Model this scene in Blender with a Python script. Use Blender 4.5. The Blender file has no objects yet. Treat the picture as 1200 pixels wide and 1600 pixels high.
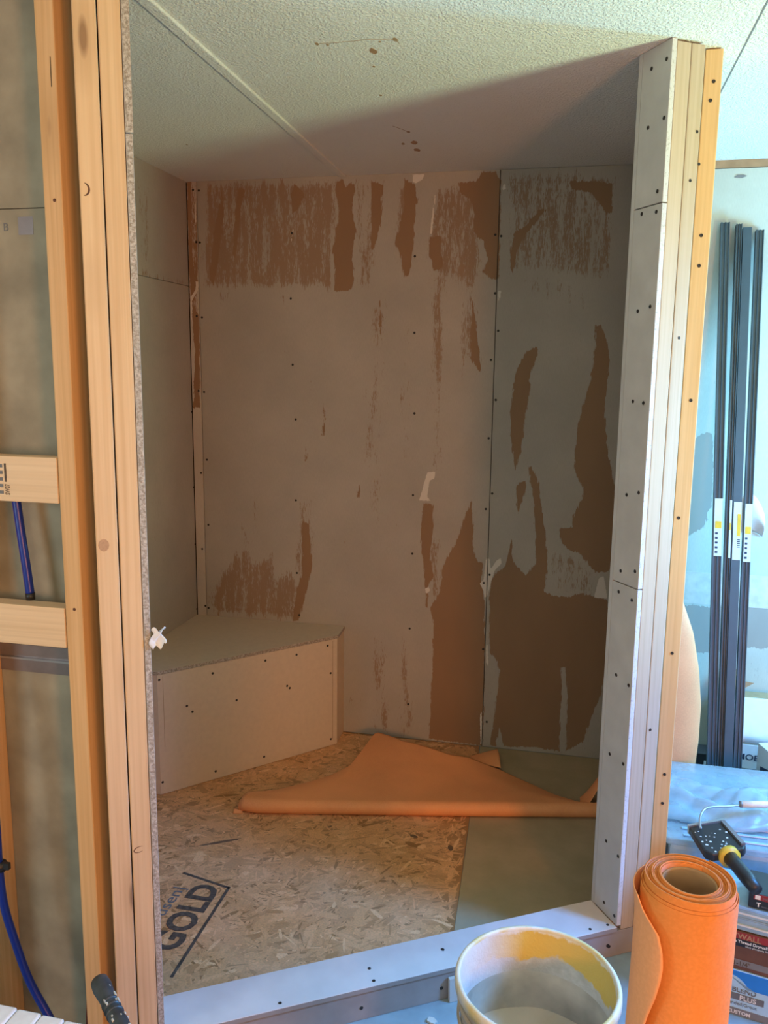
import bpy, bmesh, math, random
import numpy as np
from mathutils import Vector, Matrix
random.seed(7)
sc = bpy.context.scene
COL = sc.collection

# ---------------------------------------------------------------- camera
def make_camera():
    cd = bpy.data.cameras.new('camera'); cam = bpy.data.objects.new('camera', cd); COL.objects.link(cam)
    p, y, r = math.radians(9.53), math.radians(12.55), math.radians(0.67)
    fwd = Vector((-math.sin(y)*math.cos(p), math.cos(y)*math.cos(p), -math.sin(p)))
    right = Vector((math.cos(y), math.sin(y), 0)); up = right.cross(fwd)
    R = right*math.cos(r) + up*math.sin(r); U = up*math.cos(r) - right*math.sin(r)
    m = Matrix((R, U, -fwd)).transposed().to_4x4(); m.translation = (0, 0, 1.49)
    cam.matrix_world = m
    cd.sensor_fit = 'VERTICAL'; cd.sensor_height = 36; cd.lens = 36*1316/1600; cd.clip_start = .05
    sc.camera = cam
make_camera()

# ---------------------------------------------------------------- world, lights, exposure
w = bpy.data.worlds.new('world'); sc.world = w; w.use_nodes = True
bg = w.node_tree.nodes['Background']; bg.inputs[0].default_value = (1, .90, .60, 1); bg.inputs[1].default_value = .23
def area(name, loc, target, sx, sy, col, power, spread=math.pi):
    ld = bpy.data.lights.new(name, 'AREA'); ld.shape = 'RECTANGLE'; ld.size = sx; ld.size_y = sy
    ld.color = col; ld.energy = power; ld.spread = spread
    o = bpy.data.objects.new(name, ld); COL.objects.link(o); o.location = loc
    o.rotation_euler = (Vector(target)-Vector(loc)).to_track_quat('-Z', 'Y').to_euler()
    return o
LIGHTS = [
 ('window_light_ground_bounce', (1.52, 1.38, .90), (.35, 1.75, 2.6), .24, .45, (.74, 1.0, .62), 19.5, 130),
 ('window_light_sky', (1.50, 1.74, 1.60), (.0, 1.75, .1), .35, .6, (.07, .36, 1.0), 28, 120),
 ('rear_window_light', (1.45, 2.70, 1.22), (.6, 3.2, 1.15), .35, .5, (.20, .62, 1.0), 38, 180),
 ('warm_room_lamp', (1.45, -.9, 1.15), (-.9, 3.0, 1.2), .38, .38, (1.0, .34, .09), 33, 180),
 ('left_window_light', (-2.1, -.4, 1.35), (.1, 2.6, 1.0), .6, .9, (.80, .94, 1.0), 12, 180),
 ('front_fill_light', (-.1, -1.25, 1.7), (0, 2, 1.1), .8, .6, (1.0, .78, .52), 11, 180),  # added fill from behind the camera, not a lamp in the room
]
for n_, l_, t_, a_, b_, c_, p_, s_ in LIGHTS: area(n_, l_, t_, a_, b_, c_, p_, math.radians(s_))
sc.view_settings.view_transform = 'Standard'; sc.view_settings.look = 'None'
sc.view_settings.exposure = .14; sc.view_settings.gamma = 1; sc.view_settings.use_curve_mapping = False
sc.cycles.use_denoising = True
sc.cycles.max_bounces = 8

# ---------------------------------------------------------------- measured outlines, metres (wall x, z / floor x, y)
SOLID = [[(-0.9117, 2.1844), (-0.8869, 2.1949), (-0.8743, 2.1679), (-0.8497, 2.186), (-0.8371, 2.1552), (-0.8508, 2.087), (-0.8321, 2.0096), (-0.8482, 1.9246), (-0.841, 1.8306), (-0.8475, 1.7928), (-0.8897, 1.7868), (-0.9168, 1.7902), (-0.9135, 1.8472), (-0.9255, 1.9416), (-0.9113, 2.0037), (-0.899, 2.0806), (-0.9116, 2.1424)], [(-1.3042, 2.1824), (-1.2738, 2.1696), (-1.2924, 2.1074), (-1.3029, 2.0126), (-1.3179, 1.9168), (-1.331, 1.9331), (-1.3195, 2.0686)], [(-1.0755, 2.1862), (-1.0334, 2.1463), (-1.0591, 2.0929), (-1.0848, 2.078), (-1.0886, 2.1481)], [(-1.3744, 2.1887), (-1.3709, 2.1492), (-1.4095, 2.015), (-1.4318, 1.8373), (-1.4143, 1.8126), (-1.3845, 1.9341), (-1.3632, 2.0936)], [(-0.6485, 2.1887), (-0.6103, 2.1638), (-0.6011, 2.1164), (-0.6081, 2.0374), (-0.6124, 1.9495), (-0.6244, 1.8528), (-0.6428, 1.8287), (-0.6613, 1.9182), (-0.6833, 1.959), (-0.6672, 2.0229), (-0.6511, 2.0862)], [(-0.4529, 2.1663), (-0.3837, 2.1716), (-0.3603, 2.2015), (-0.3159, 2.1999), (-0.2964, 2.1685), (-0.2922, 1.9746), (-0.2911, 1.823), (-0.3158, 1.8265), (-0.351, 1.8493), (-0.3344, 1.8967), (-0.3528, 1.9602), (-0.3906, 1.9925), (-0.3867, 2.0552), (-0.4063, 2.1103), (-0.4395, 2.127)], [(-0.5522, 1.9803), (-0.5104, 1.9834), (-0.4994, 1.8673), (-0.5328, 1.8581), (-0.5526, 1.9163)], [(-0.7759, 2.1853), (-0.733, 2.168), (-0.7358, 2.0406), (-0.7649, 1.9363), (-0.7736, 1.9365)], [(-0.3704, 0.9986), (-0.3611, 0.9315), (-0.3553, 0.7993), (-0.3375, 0.7623), (-0.3168, 0.7588), (-0.3206, 0.6674), (-0.3048, 0.6106), (-0.2975, 0.3166), (-0.2935, 0.0054), (-0.5128, 0.0117), (-0.507, 0.2973), (-0.5067, 0.5123), (-0.5203, 0.5606), (-0.4806, 0.637), (-0.4733, 0.7346), (-0.4463, 0.794), (-0.4237, 0.8335), (-0.3979, 0.9203)], [(-0.5547, 0.9836), (-0.5166, 0.9759), (-0.5158, 0.8475), (-0.5269, 0.7892), (-0.5106, 0.6935), (-0.5335, 0.6432), (-0.5291, 0.5649), (-0.5397, 0.5641), (-0.5464, 0.7106), (-0.564, 0.8256), (-0.5601, 0.9216)], [(-0.2861, 0.6119), (-0.2839, 0.6891), (-0.2574, 0.7291), (-0.2303, 0.7451), (-0.2187, 0.8074), (-0.2095, 0.855), (-0.1989, 0.766), (-0.1657, 0.735), (-0.1513, 0.717), (-0.1151, 0.7665), (-0.1193, 0.8693), (-0.1342, 1.0166), (-0.1588, 1.1389), (-0.1454, 1.1394), (-0.1215, 1.0994), (-0.0928, 0.9449), (-0.0704, 0.7974), (-0.0761, 0.6575), (-0.0486, 0.648), (0.0056, 0.6443), (0.0584, 0.6631), (0.1611, 0.6441), (0.1686, 0.3885), (0.1543, 0.271), (0.1194, 0.1596), (0.0967, 0.0678), (0.0346, 0.0206), (0.0276, 0.2487), (0.0141, 0.3648), (0.0004, 0.3636), (0.0057, 0.1475), (0.0069, 0.0174), (-0.0773, 0.0229), (-0.2093, 0.013), (-0.2311, 0.092), (-0.2427, 0.0092), (-0.2668, 0.0115), (-0.2481, 0.1711), (-0.2371, 0.3222), (-0.25, 0.3705), (-0.2792, 0.3976)], [(-0.1714, 1.4603), (-0.1604, 1.4473), (-0.1783, 1.2961), (-0.1893, 1.1878), (-0.2047, 1.1218), (-0.2179, 1.1868), (-0.2305, 1.2858), (-0.2301, 1.3753), (-0.2207, 1.4817), (-0.2088, 1.5169), (-0.1757, 1.5695), (-0.1414, 1.5827), (-0.1402, 1.5524)], [(-0.1906, 1.0802), (-0.1674, 1.0839), (-0.1629, 1.0612), (-0.1761, 1.0055), (-0.1878, 0.9587), (-0.1964, 0.9953), (-0.1988, 1.0597)], [(0.0602, 1.6624), (0.0839, 1.66), (0.1066, 1.6007), (0.1183, 1.5292), (0.1117, 1.4328), (0.109, 1.3354), (0.0412, 1.3338), (0.0569, 1.4965), (0.0654, 1.5926)], [(0.0498, 1.4504), (0.1049, 1.4512), (0.1083, 1.3558), (0.1317, 1.1894), (0.1606, 1.0836), (0.1715, 0.8853), (0.1594, 0.7558), (0.1072, 0.7478), (0.0464, 0.8183), (0.0015, 0.8296), (-0.0268, 0.8651), (-0.035, 0.9091), (0.0152, 0.9154), (0.0171, 0.9687), (0.0492, 1.0293), (0.0454, 1.0699), (0.0123, 1.1226), (0.012, 1.2566), (0.025, 1.3452)], [(-1.0521, 0.8883), (-1.0206, 0.8724), (-1.0103, 0.6964), (-1.0399, 0.5688), (-1.068, 0.465), (-1.0977, 0.4627), (-1.0766, 0.5843), (-1.0532, 0.6758)], [(-0.9595, 1.361), (-0.9525, 1.3028), (-0.9595, 1.2313), (-0.9648, 1.2354), (-0.9621, 1.3109)], [(-1.0356, 1.191), (-1.0286, 1.1572), (-1.0305, 1.123), (-1.0376, 1.1313)], [(-0.8129, 1.0417), (-0.8084, 1.0206), (-0.817, 0.9903), (-0.8275, 0.9941)], [(-0.3885, 1.7776), (-0.3683, 1.656), (-0.3469, 1.5002), (-0.355, 1.4918), (-0.3901, 1.5411)], [(-0.7369, 1.7556), (-0.7274, 1.6893), (-0.7354, 1.6141), (-0.7428, 1.6559)], [(-0.2402, 1.9891), (-0.201, 2.0115), (-0.1479, 2.0717), (-0.1317, 2.0636), (-0.1998, 1.9804), (-0.2296, 1.9185), (-0.2391, 1.8478), (-0.2534, 1.8638), (-0.2503, 1.9346)], [(0.0271, 2.1572), (0.0963, 2.1473), (0.0978, 2.0496), (0.079, 2.0426), (0.0459, 2.0888), (0.0213, 2.1198), (-0.0409, 2.1294), (-0.0579, 2.1602)]]
WHITE = [[(-0.5429, 1.1036), (-0.512, 1.1076), (-0.5142, 1.0795), (-0.5328, 1.0722), (-0.5409, 1.0079), (-0.5255, 0.9925), (-0.5719, 0.9923)], [(-0.3054, 0.7785), (-0.2913, 0.7746), (-0.2855, 0.7369), (-0.2635, 0.7716), (-0.2481, 0.782), (-0.2446, 0.7585), (-0.2696, 0.7331), (-0.2836, 0.6795), (-0.2958, 0.6228), (-0.307, 0.622), (-0.3106, 0.6469), (-0.3273, 0.6747), (-0.312, 0.6921)], [(-0.5412, 0.6407), (-0.5279, 0.6475), (-0.5218, 0.6342), (-0.5311, 0.6198), (-0.5409, 0.625)], [(0.1216, 0.7255), (0.1386, 0.7359), (0.1582, 0.6486), (0.1079, 0.6497), (0.1148, 0.6877)], [(-0.6194, 2.2018), (-0.5735, 2.2017), (-0.5831, 2.1825), (-0.6063, 2.1716), (-0.6189, 2.1759)], [(-0.5354, 2.13), (-0.532, 2.126), (-0.5424, 1.992), (-0.5507, 1.9882), (-0.5467, 2.0358)], [(-0.2864, 2.1567), (-0.2784, 2.1564), (-0.2761, 2.1371), (-0.2889, 2.1375)], [(-0.2923, 1.7848), (-0.2817, 1.7863), (-0.2826, 1.7647), (-0.2899, 1.7383)], [(-0.3089, 0.1294), (-0.3023, 0.1655), (-0.2957, 0.0134), (-0.3034, 0.0125)], [(-0.2943, 0.4259), (-0.2878, 0.4313), (-0.2811, 0.338), (-0.2921, 0.3568)], [(-1.0834, 2.0233), (-1.0801, 2.0154), (-1.0872, 1.9723), (-1.0906, 1.9763)]]
ZONES = [([(-1.4459, 2.2077), (-1.178, 2.2053), (-0.9067, 2.1911), (-0.9109, 1.7949), (-1.1302, 1.7969), (-1.4646, 1.7999)], 0.62), ([(-1.3742, 2.2005), (-1.2298, 2.2001), (-1.2356, 1.8027), (-1.4236, 1.8045)], 0.5), ([(-0.8448, 2.1934), (-0.7223, 2.1936), (-0.7288, 1.9148), (-0.7598, 1.7936), (-0.8525, 1.7873)], 0.42), ([(-0.6904, 2.1666), (-0.6061, 2.1637), (-0.6167, 1.8039), (-0.6694, 1.8859)], 0.6), ([(-0.5517, 2.154), (-0.3755, 2.1713), (-0.3493, 1.8492), (-0.3874, 1.7372), (-0.4479, 1.8184), (-0.5538, 1.8519)], 0.62), ([(-0.2798, 2.1985), (-0.0441, 2.1973), (0.1174, 2.1763), (0.1206, 1.8431), (0.0525, 1.8129), (-0.1062, 1.8382), (-0.2512, 1.848)], 0.5), ([(-0.5428, 1.8518), (-0.4862, 1.843), (-0.484, 1.5735), (-0.4963, 1.364), (-0.5139, 1.3806), (-0.5381, 1.5065)], 0.66), ([(-0.4346, 1.786), (-0.3722, 1.7855), (-0.3362, 1.4256), (-0.3896, 1.5246), (-0.4127, 1.4411), (-0.4341, 1.4492)], 0.52), ([(-0.235, 1.8477), (-0.0267, 1.8294), (0.0385, 1.7819), (0.0354, 1.6877), (-0.1838, 1.7759)], 0.36), ([(-0.6427, 1.8205), (-0.6082, 1.8038), (-0.6098, 1.4043), (-0.636, 1.4038)], 0.42), ([(-0.7546, 1.7805), (-0.7239, 1.7555), (-0.6967, 1.3342), (-0.7506, 1.3847)], 0.4), ([(-1.4686, 0.5383), (-1.4134, 0.6343), (-1.3257, 0.7489), (-1.2876, 0.7871), (-1.2514, 0.7083), (-1.1766, 0.7487), (-1.1591, 0.651), (-1.1126, 0.6989), (-1.0672, 0.612), (-1.068, 0.4668), (-1.4655, 0.464)], 0.66), ([(-1.2569, 0.9664), (-1.2295, 0.9501), (-1.2453, 0.8074), (-1.259, 0.8245)], 0.5), ([(-1.3094, 0.8754), (-1.2596, 0.7887), (-1.2899, 0.6424), (-1.3271, 0.6764)], 0.5), ([(-1.0743, 0.9746), (-0.9934, 0.9955), (-1.0032, 0.6612), (-1.0853, 0.6558)], 0.45), ([(-0.8029, 1.4379), (-0.7183, 1.4391), (-0.7105, 0.7849), (-0.7366, 0.7833), (-0.801, 1.1898)], 0.4), ([(-0.8777, 0.8276), (-0.8423, 0.8295), (-0.8503, 0.6711), (-0.8771, 0.6694)], 0.42), ([(-0.6617, 1.4399), (-0.6148, 1.4406), (-0.6098, 1.1461), (-0.6573, 1.1444)], 0.42), ([(-0.5497, 1.4416), (-0.4761, 1.4427), (-0.4868, 1.1132), (-0.5336, 1.1114)], 0.45), ([(-0.5377, 0.8463), (-0.4807, 0.8494), (-0.4749, 0.5983), (-0.5325, 0.5942)], 0.6), ([(-0.0649, 0.8164), (0.1041, 0.8079), (0.1123, 0.65), (-0.058, 0.6569)], 0.42), ([(-0.6471, 0.4463), (-0.6078, 0.4495), (-0.5604, 0.0043), (-0.6405, -0.0046)], 0.42), ([(-0.7728, 0.4089), (-0.7068, 0.4682), (-0.6608, 0.0069), (-0.7422, 0.026)], 0.45), ([(-0.8661, 0.1669), (-0.7708, 0.1763), (-0.7839, 0.1194), (-0.8659, 0.125)], 0.4), ([(-1.4328, 1.7964), (-1.3068, 1.7952), (-1.38, 1.7302)], 0.5), ([(-1.1479, 1.7777), (-1.1129, 1.7774), (-1.1221, 1.7209)], 0.55), ([(-0.78, 1.7354), (-0.7219, 1.7508), (-0.7174, 1.3657), (-0.7683, 1.3648)], 0.45)]
BACK_SCREWS = [(-1.4664, 2.1736), (-1.4671, 1.9784), (-1.4656, 1.6908), (-1.093, 1.762), (-1.087, 2.0053), (-1.0869, 1.5083), (-1.464, 1.3957), (-0.6058, 1.9116), (-0.6025, 1.6319), (-0.5971, 1.3295), (-0.3095, 1.9821), (-0.2882, 1.9769), (-0.3034, 1.7753), (-0.2873, 1.6398), (-0.3104, 1.5335), (-0.288, 1.3865), (-1.4588, 1.1211), (-1.4589, 0.8498), (-1.4668, 0.4919), (-1.0759, 1.2949), (-1.077, 0.9701), (-1.0742, 0.6691), (-1.0651, 0.4917), (-0.597, 1.3288), (-0.597, 1.012), (-0.5958, 0.7784), (-0.6013, 0.471), (-0.6018, 0.1513), (-0.2877, 1.3858), (-0.31, 1.2421), (-0.2896, 1.0319), (-0.3123, 0.9704), (-0.2893, 0.7127), (-0.3106, 0.6787), (-0.3051, 0.4101), (-0.2814, 0.1089), (-1.4906, 2.1768), (-1.4825, 1.9804), (-1.4884, 1.6959), (-1.4881, 1.4005), (-1.4857, 1.0655), (-1.4893, 0.7458), (-1.4811, 0.5002)]
SEAM_X = ((-0.2961, 2.2068), (-0.2999, 0.0059))
STRIPX = ((-1.5183, 2.2102), (-1.4673, 2.2084), (-1.5201, 0.4598), (-1.4792, 0.463), (-1.5132, 1.3372))
LEFT_JOINT = [(2.8163, 1.7986), (3.1732, 1.811)]
LEFT_SMEAR = [(2.8196, 1.8429), (2.8657, 1.8409), (2.8959, 1.8219), (3.1748, 1.8357), (3.173, 1.8069), (2.8161, 1.7949)]
LEFT_SCREWS = [(3.2072, 1.3152), (3.1988, 1.0049), (3.203, 0.7653), (3.1991, 0.4854)]
JAMB_SCREWS = [(0.0157, 2.1685), (0.0681, 2.1648), (0.0122, 2.0464), (0.0683, 2.0398), (0.0197, 1.8935), (0.0727, 1.8534), (0.0189, 1.8493), (0.0198, 1.6417), (0.0656, 1.634), (0.0635, 1.4244), (0.0229, 1.4222), (0.0662, 1.1991), (0.0195, 1.2109), (0.0719, 1.0082), (0.0145, 1.0201), (0.0749, 0.9542), (0.0201, 0.9471), (0.0648, 0.741), (0.0119, 0.7329), (0.0722, 0.5256), (0.0138, 0.5253), (0.0646, 0.2872), (0.011, 0.2751), (0.0584, 0.1151), (0.0115, 0.1074)]
JAMB_JOINTS = [(0.009, 1.8696), (0.0783, 1.8633), (-0.0011, 0.9777), (0.0932, 0.9769)]
POST_NAILS = [(0.0799, 2.0224), (0.0913, 1.955), (0.0705, 1.9183), (0.0693, 1.5724), (0.063, 0.6134)]
YEL_NAILS = [(0.2703, 2.137), (0.2663, 2.0972), (0.2672, 1.8056), (0.2672, 1.7379), (0.27, 1.4287), (0.2611, 1.1445), (0.2684, 0.8009), (0.271, 0.477), (0.2707, 0.3975)]
BENCH_SCREWS = [(0.0057, 0.4289), (0.2061, 0.4121), (0.4175, 0.4183), (0.5505, 0.415), (0.6903, 0.4255), (0.7042, 0.3098), (0.5088, 0.2991), (0.2975, 0.2897), (0.1055, 0.3119), (0.1256, 0.2857), (0.5198, 0.2881), (0.7056, 0.0332), (0.4071, 0.0387), (0.2089, 0.0359), (0.0077, 0.051)]
CURB_TOP_SCREWS = [(-0.8779, -0.0016), (-0.6557, 0.0012), (-0.6526, 0.0542), (-0.4605, 0.0614), (-0.46, 0.0596), (-0.0711, 0.0091), (-0.0184, 0.0021)]
CURB_FRONT_SCREWS = [(-0.6894, 0.0099), (-0.4879, 0.0145), (-0.4611, -0.0217), (-0.0235, 0.0238), (-0.0194, 0.0191)]
CEIL_HOLES = [((-0.5991, 1.9444), 0.008), ((-0.5775, 1.9542), 0.006), ((-0.4578, 1.9584), 0.005), ((-0.4213, 1.9531), 0.01), ((-0.4857, 2.0097), 0.016), ((-0.5063, 2.1058), 0.006), ((-0.5381, 2.3172), 0.006), ((-0.5321, 2.6714), 0.01), ((-0.5375, 2.795), 0.02), ((-0.5436, 2.8841), 0.018), ((-0.5745, 2.8001), 0.01), ((-1.2703, 2.6891), 0.005)]
FAR_SOLID = [[(0.3975, 1.256), (0.4337, 1.2656), (0.4491, 1.279), (0.4687, 1.2889), (0.4876, 1.28), (0.4997, 1.1293), (0.5025, 1.0156), (0.4894, 0.9974), (0.4911, 0.962), (0.4772, 0.9369), (0.4574, 0.9225), (0.4412, 0.9171), (0.4223, 0.887)], [(0.3451, 0.6413), (0.4404, 0.6433), (0.4694, 0.6479), (0.5147, 0.6414), (0.5697, 0.6504), (0.6428, 0.6461), (0.668, 0.66), (0.7226, 0.6569), (0.8506, 0.6687), (0.8635, 0.5209), (0.7349, 0.505), (0.7094, 0.4955), (0.6868, 0.5034), (0.648, 0.4927), (0.5158, 0.4665), (0.357, 0.4527)]]
FAR_TONE = [(0.4276, 0.7669), (0.7126, 0.7805)]
SHEET_BACK = [(-1.086, 2.576), (-1.046, 2.593), (-0.977, 2.624), (-0.912, 2.666), (-0.798, 2.737), (-0.743, 2.809), (-0.728, 2.949), (-0.722, 3.087), (-0.704, 3.1), (-0.586, 3.017), (-0.479, 2.994), (-0.4, 2.983), (-0.327, 3.004), (-0.211, 2.972), (-0.073, 2.892), (0.044, 2.814), (0.1, 2.763)]
SHEET_FRONT = [(-1.047, 2.469), (-0.98, 2.47), (-0.67, 2.537), (-0.29, 2.62), (0.161, 2.724)]
FLAP = [(-0.325, 3.097), (-0.232, 3.145), (-0.211, 3.004)]

H = 2.208; BY = 3.2
UX = Vector((.8485, .529, 0)).normalized(); NX = Vector((UX.y, -UX.x, 0))
PN = Vector((.170, 2.05, 0))                       # near corner of the right jamb; the doorway runs along UX
CA = math.atan2(UX.y, UX.x)
def dw(s, d, z=0): return PN + UX*s - NX*d + Vector((0, 0, z))   # along the doorway, depth behind its face, height

# ---------------------------------------------------------------- node helpers and materials
class NT:
    def __init__(s, name):
        s.m = bpy.data.materials.new(name); s.m.use_nodes = True; s.t = s.m.node_tree
        s.b = s.t.nodes['Principled BSDF']; s.out = s.t.nodes['Material Output']
    def n(s, typ, **k):
        nd = s.t.nodes.new(typ)
        for a, v in k.items():
            if a.startswith('i_'):
                key = a[2:]; key = int(key) if key.isdigit() else key
                s.put(nd.inputs[key], v)
            else: setattr(nd, a, v)
        return nd
    def put(s, sock, v):
        if isinstance(v, bpy.types.NodeSocket): s.t.links.new(v, sock)
        else:
            try: sock.default_value = v
            except Exception: sock.default_value = (*v, 1)
    def coord(s, kind='Object'): return s.n('ShaderNodeTexCoord').outputs[kind]
    def mapping(s, v, scale=(1, 1, 1), loc=(0, 0, 0), rot=(0, 0, 0)):
        return s.n('ShaderNodeMapping', i_0=v, i_Location=loc, i_Rotation=rot, i_Scale=scale).outputs[0]
    def noise(s, v, scale=5, detail=4, rough=.5, dist=0):
        return s.n('ShaderNodeTexNoise', i_Vector=v, i_Scale=scale, i_Detail=detail, i_Roughness=rough, i_Distortion=dist).outputs['Fac']
    def ramp(s, v, a, b, c=0.0, d=1.0):
        return s.n('ShaderNodeMapRange', i_0=v, i_1=a, i_2=b, i_3=c, i_4=d).outputs[0]
    def math(s, op, a, b=0.0, c=0.0):
        return s.n('ShaderNodeMath', operation=op, i_0=a, i_1=b, i_2=c).outputs[0]
    def mix(s, f, a, b, mode='MIX'):
        nd = s.n('ShaderNodeMix', data_type='RGBA', blend_type=mode)
        s.put(nd.inputs[0], f); s.put(nd.inputs[6], a if not isinstance(a, tuple) else (*a, 1)); s.put(nd.inputs[7], b if not isinstance(b, tuple) else (*b, 1))
        return nd.outputs[2]
    def attr(s, name): return s.n('ShaderNodeAttribute', attribute_name=name).outputs['Fac']
    def bump(s, h, strength=.3, dist=.002):
        nd = s.n('ShaderNodeBump', i_Height=h, i_Strength=strength, i_Distance=dist); s.put(s.b.inputs['Normal'], nd.outputs[0])
    def col(s, c): s.put(s.b.inputs['Base Color'], c if not isinstance(c, tuple) else (*c, 1))
    def set(s, rough=.6, metal=0, **k):
        s.put(s.b.inputs['Roughness'], rough); s.b.inputs['Metallic'].default_value = metal
        for a, v in k.items(): s.put(s.b.inputs[a.replace('_', ' ')], v)
        return s.m
def plain(name, c, rough=.6, metal=0, vary=.12, scale=30, bump=0, **k):
    t = NT(name); v = t.coord(); n = t.noise(v, scale, 4)
    t.col(t.mix(t.ramp(n, .3, .7), tuple(x*(1-vary) for x in c), tuple(min(1, x*(1+vary)) for x in c)))
    if bump: t.bump(t.noise(v, scale*6, 3), bump, .001)
    return t.set(rough, metal, **k)

def paper_material(name, base, torn, scrap, weave=True):
    t = NT(name); v = t.coord()
    cloth = t.noise(t.mapping(v, (420, 420, 60)), 1, 2); blot = t.noise(v, 3.5, 5, .6); spk = t.noise(v, 90, 3)
    b = t.mix(t.ramp(blot, .3, .7), tuple(x*.90 for x in base), tuple(x*1.08 for x in base))
    b = t.mix(t.ramp(cloth, .35, .65, 0, .22), b, tuple(x*.72 for x in base))
    b = t.mix(t.ramp(spk, .66, .76, 0, .25), b, tuple(x*.6 for x in base))
    tn = t.mix(t.ramp(t.noise(t.mapping(v, (7, 7, 3)), 1, 4), .3, .7), tuple(x*.94 for x in torn), tuple(x*1.06 for x in torn))
    jag = t.noise(t.mapping(v, (110, 110, 22)), 1, 6, .68)
    e = t.math('MULTIPLY_ADD', t.math('SUBTRACT', jag, .5), .034, t.attr('solid'))
    m1 = t.ramp(e, -.0008, .0008, 1, 0)
    st = t.math('MULTIPLY_ADD', t.noise(t.mapping(v, (210, 210, 40)), 1, 7, .75), .60, t.math('MULTIPLY', t.noise(t.mapping(v, (44, 44, 6)), 1, 4, .6), .40))
    thr = t.ramp(t.attr('dens'), 0, 1, .665, .340)
    m2 = t.ramp(t.math('SUBTRACT', st, thr), -.018, .026)
    m = t.math('MAXIMUM', m1, t.math('MULTIPLY', m2, .82))
    c = t.mix(m, b, tn)
    e2 = t.math('MULTIPLY_ADD', t.math('SUBTRACT', t.noise(v, 120, 3), .5), .006, t.attr('white'))
    mw = t.ramp(e2, -.0006, .0006, 1, 0)
    c = t.mix(mw, c, scrap); t.col(c)
    h = t.math('SUBTRACT', t.math('MULTIPLY_ADD', cloth, .25, mw), m)
    t.bump(h, .5, .0007)
    return t.set(.85)

M = {}
M['shower_paper'] = paper_material('grey_drywall_paper_torn_to_brown', (.46, .43, .38), (.305, .19, .11), (.72, .68, .62))
M['paper'] = plain('grey_drywall_paper', (.50, .485, .455), .85, vary=.08, scale=12, bump=.15)
M['cement'] = plain('tan_grey_backer', (.68, .57, .44), .85, vary=.03, scale=60, bump=.2)
def gyp():
    t = NT('gypsum_edge'); v = t.coord(); n = t.noise(v, 160, 4, .7)
    t.col(t.mix(t.ramp(n, .40, .62), (.28, .23, .18), (.56, .50, .44))); t.bump(n, .8, .002); return t.set(.9)
M['gypsum'] = gyp()
def gyp_white():
    t = NT('white_gypsum_edge'); v = t.coord(); n = t.noise(v, 120, 4, .7)
    t.col(t.mix(t.ramp(n, .30, .45), (.36, .35, .35), (.60, .60, .62))); t.bump(n, .8, .002); return t.set(.9)
M['gypsum_white'] = gyp_white()
def wood(name, base, dark, knot=(.16, .07, .03), amount=1.0, stain=None):
    t = NT(name); v = t.coord(); info = t.n('ShaderNodeObjectInfo')
    off = t.n('ShaderNodeVectorMath', operation='SCALE', i_0=info.outputs['Random'], i_Scale=37.0)
    vv = t.n('ShaderNodeVectorMath', operation='ADD', i_0=v, i_1=off.outputs[0]).outputs[0]
    warp = t.noise(t.mapping(vv, (6, 6, 1.2)), 1, 2)
    g = t.noise(t.mapping(vv, (95, 95, 1.6)), 1, 5, .6, .4)
    ring = t.n('ShaderNodeTexWave', wave_type='BANDS', bands_direction='X', i_Vector=t.mapping(vv, (1, .6, .05)), i_Scale=26, i_Distortion=7, i_Detail=2).outputs['Fac']
    c = t.mix(t.ramp(g, .3, .72), base, dark)
    c = t.mix(t.ramp(ring, .55, 1, 0, .20), c, tuple(x*.82 for x in dark))
    c = t.mix(t.ramp(warp, .35, .7, 0, .35), c, tuple(x*1.12 for x in base))
    k = t.n('ShaderNodeTexVoronoi', i_Vector=t.mapping(vv, (9, 9, 2.3)), i_Scale=1, i_Randomness=1).outputs['Distance']
    c = t.mix(t.ramp(k, .045*amount, .09*amount, 1, 0), c, knot)
    c = t.mix(t.ramp(k, .10*amount, .24*amount, .45, 0), c, tuple(x*.8 for x in dark))
    if stain: c = t.mix(t.ramp(t.noise(t.mapping(vv, (10, 10, 1)), 1, 3), .42, .6, 0, .5), c, stain)
    t.col(c); t.bump(g, .15, .0008); return t.set(.62)
M['pine'] = wood('pine_lumber', (.72, .50, .29), (.60, .37, .19))
M['pine_pale'] = wood('pale_pine_lumber', (.80, .62, .41), (.68, .49, .29))
M['pine_post'] = wood('dimmed_pine_lumber', (.52, .42, .32), (.43, .33, .225))  # post pine with its colour darkened to offset strong window light
M['pine_amber'] = wood('amber_pine_lumber', (.74, .50, .26), (.60, .36, .15))
def ceiling_mat():
    t = NT('orange_peel_ceiling_paint'); v = t.coord()
    n = t.noise(v, 170, 3, .55); n2 = t.noise(v, 70, 2); b = t.noise(v, 1.6, 4)
    t.col(t.mix(t.ramp(b, .3, .7), (.80, .80, .74), (.87, .87, .81)))
    t.bump(t.math('MULTIPLY_ADD', t.ramp(n, .42, .68), 1, t.math('MULTIPLY', n2, .5)), .8, .0026); return t.set(.75)
M['ceiling'] = ceiling_mat()
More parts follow.
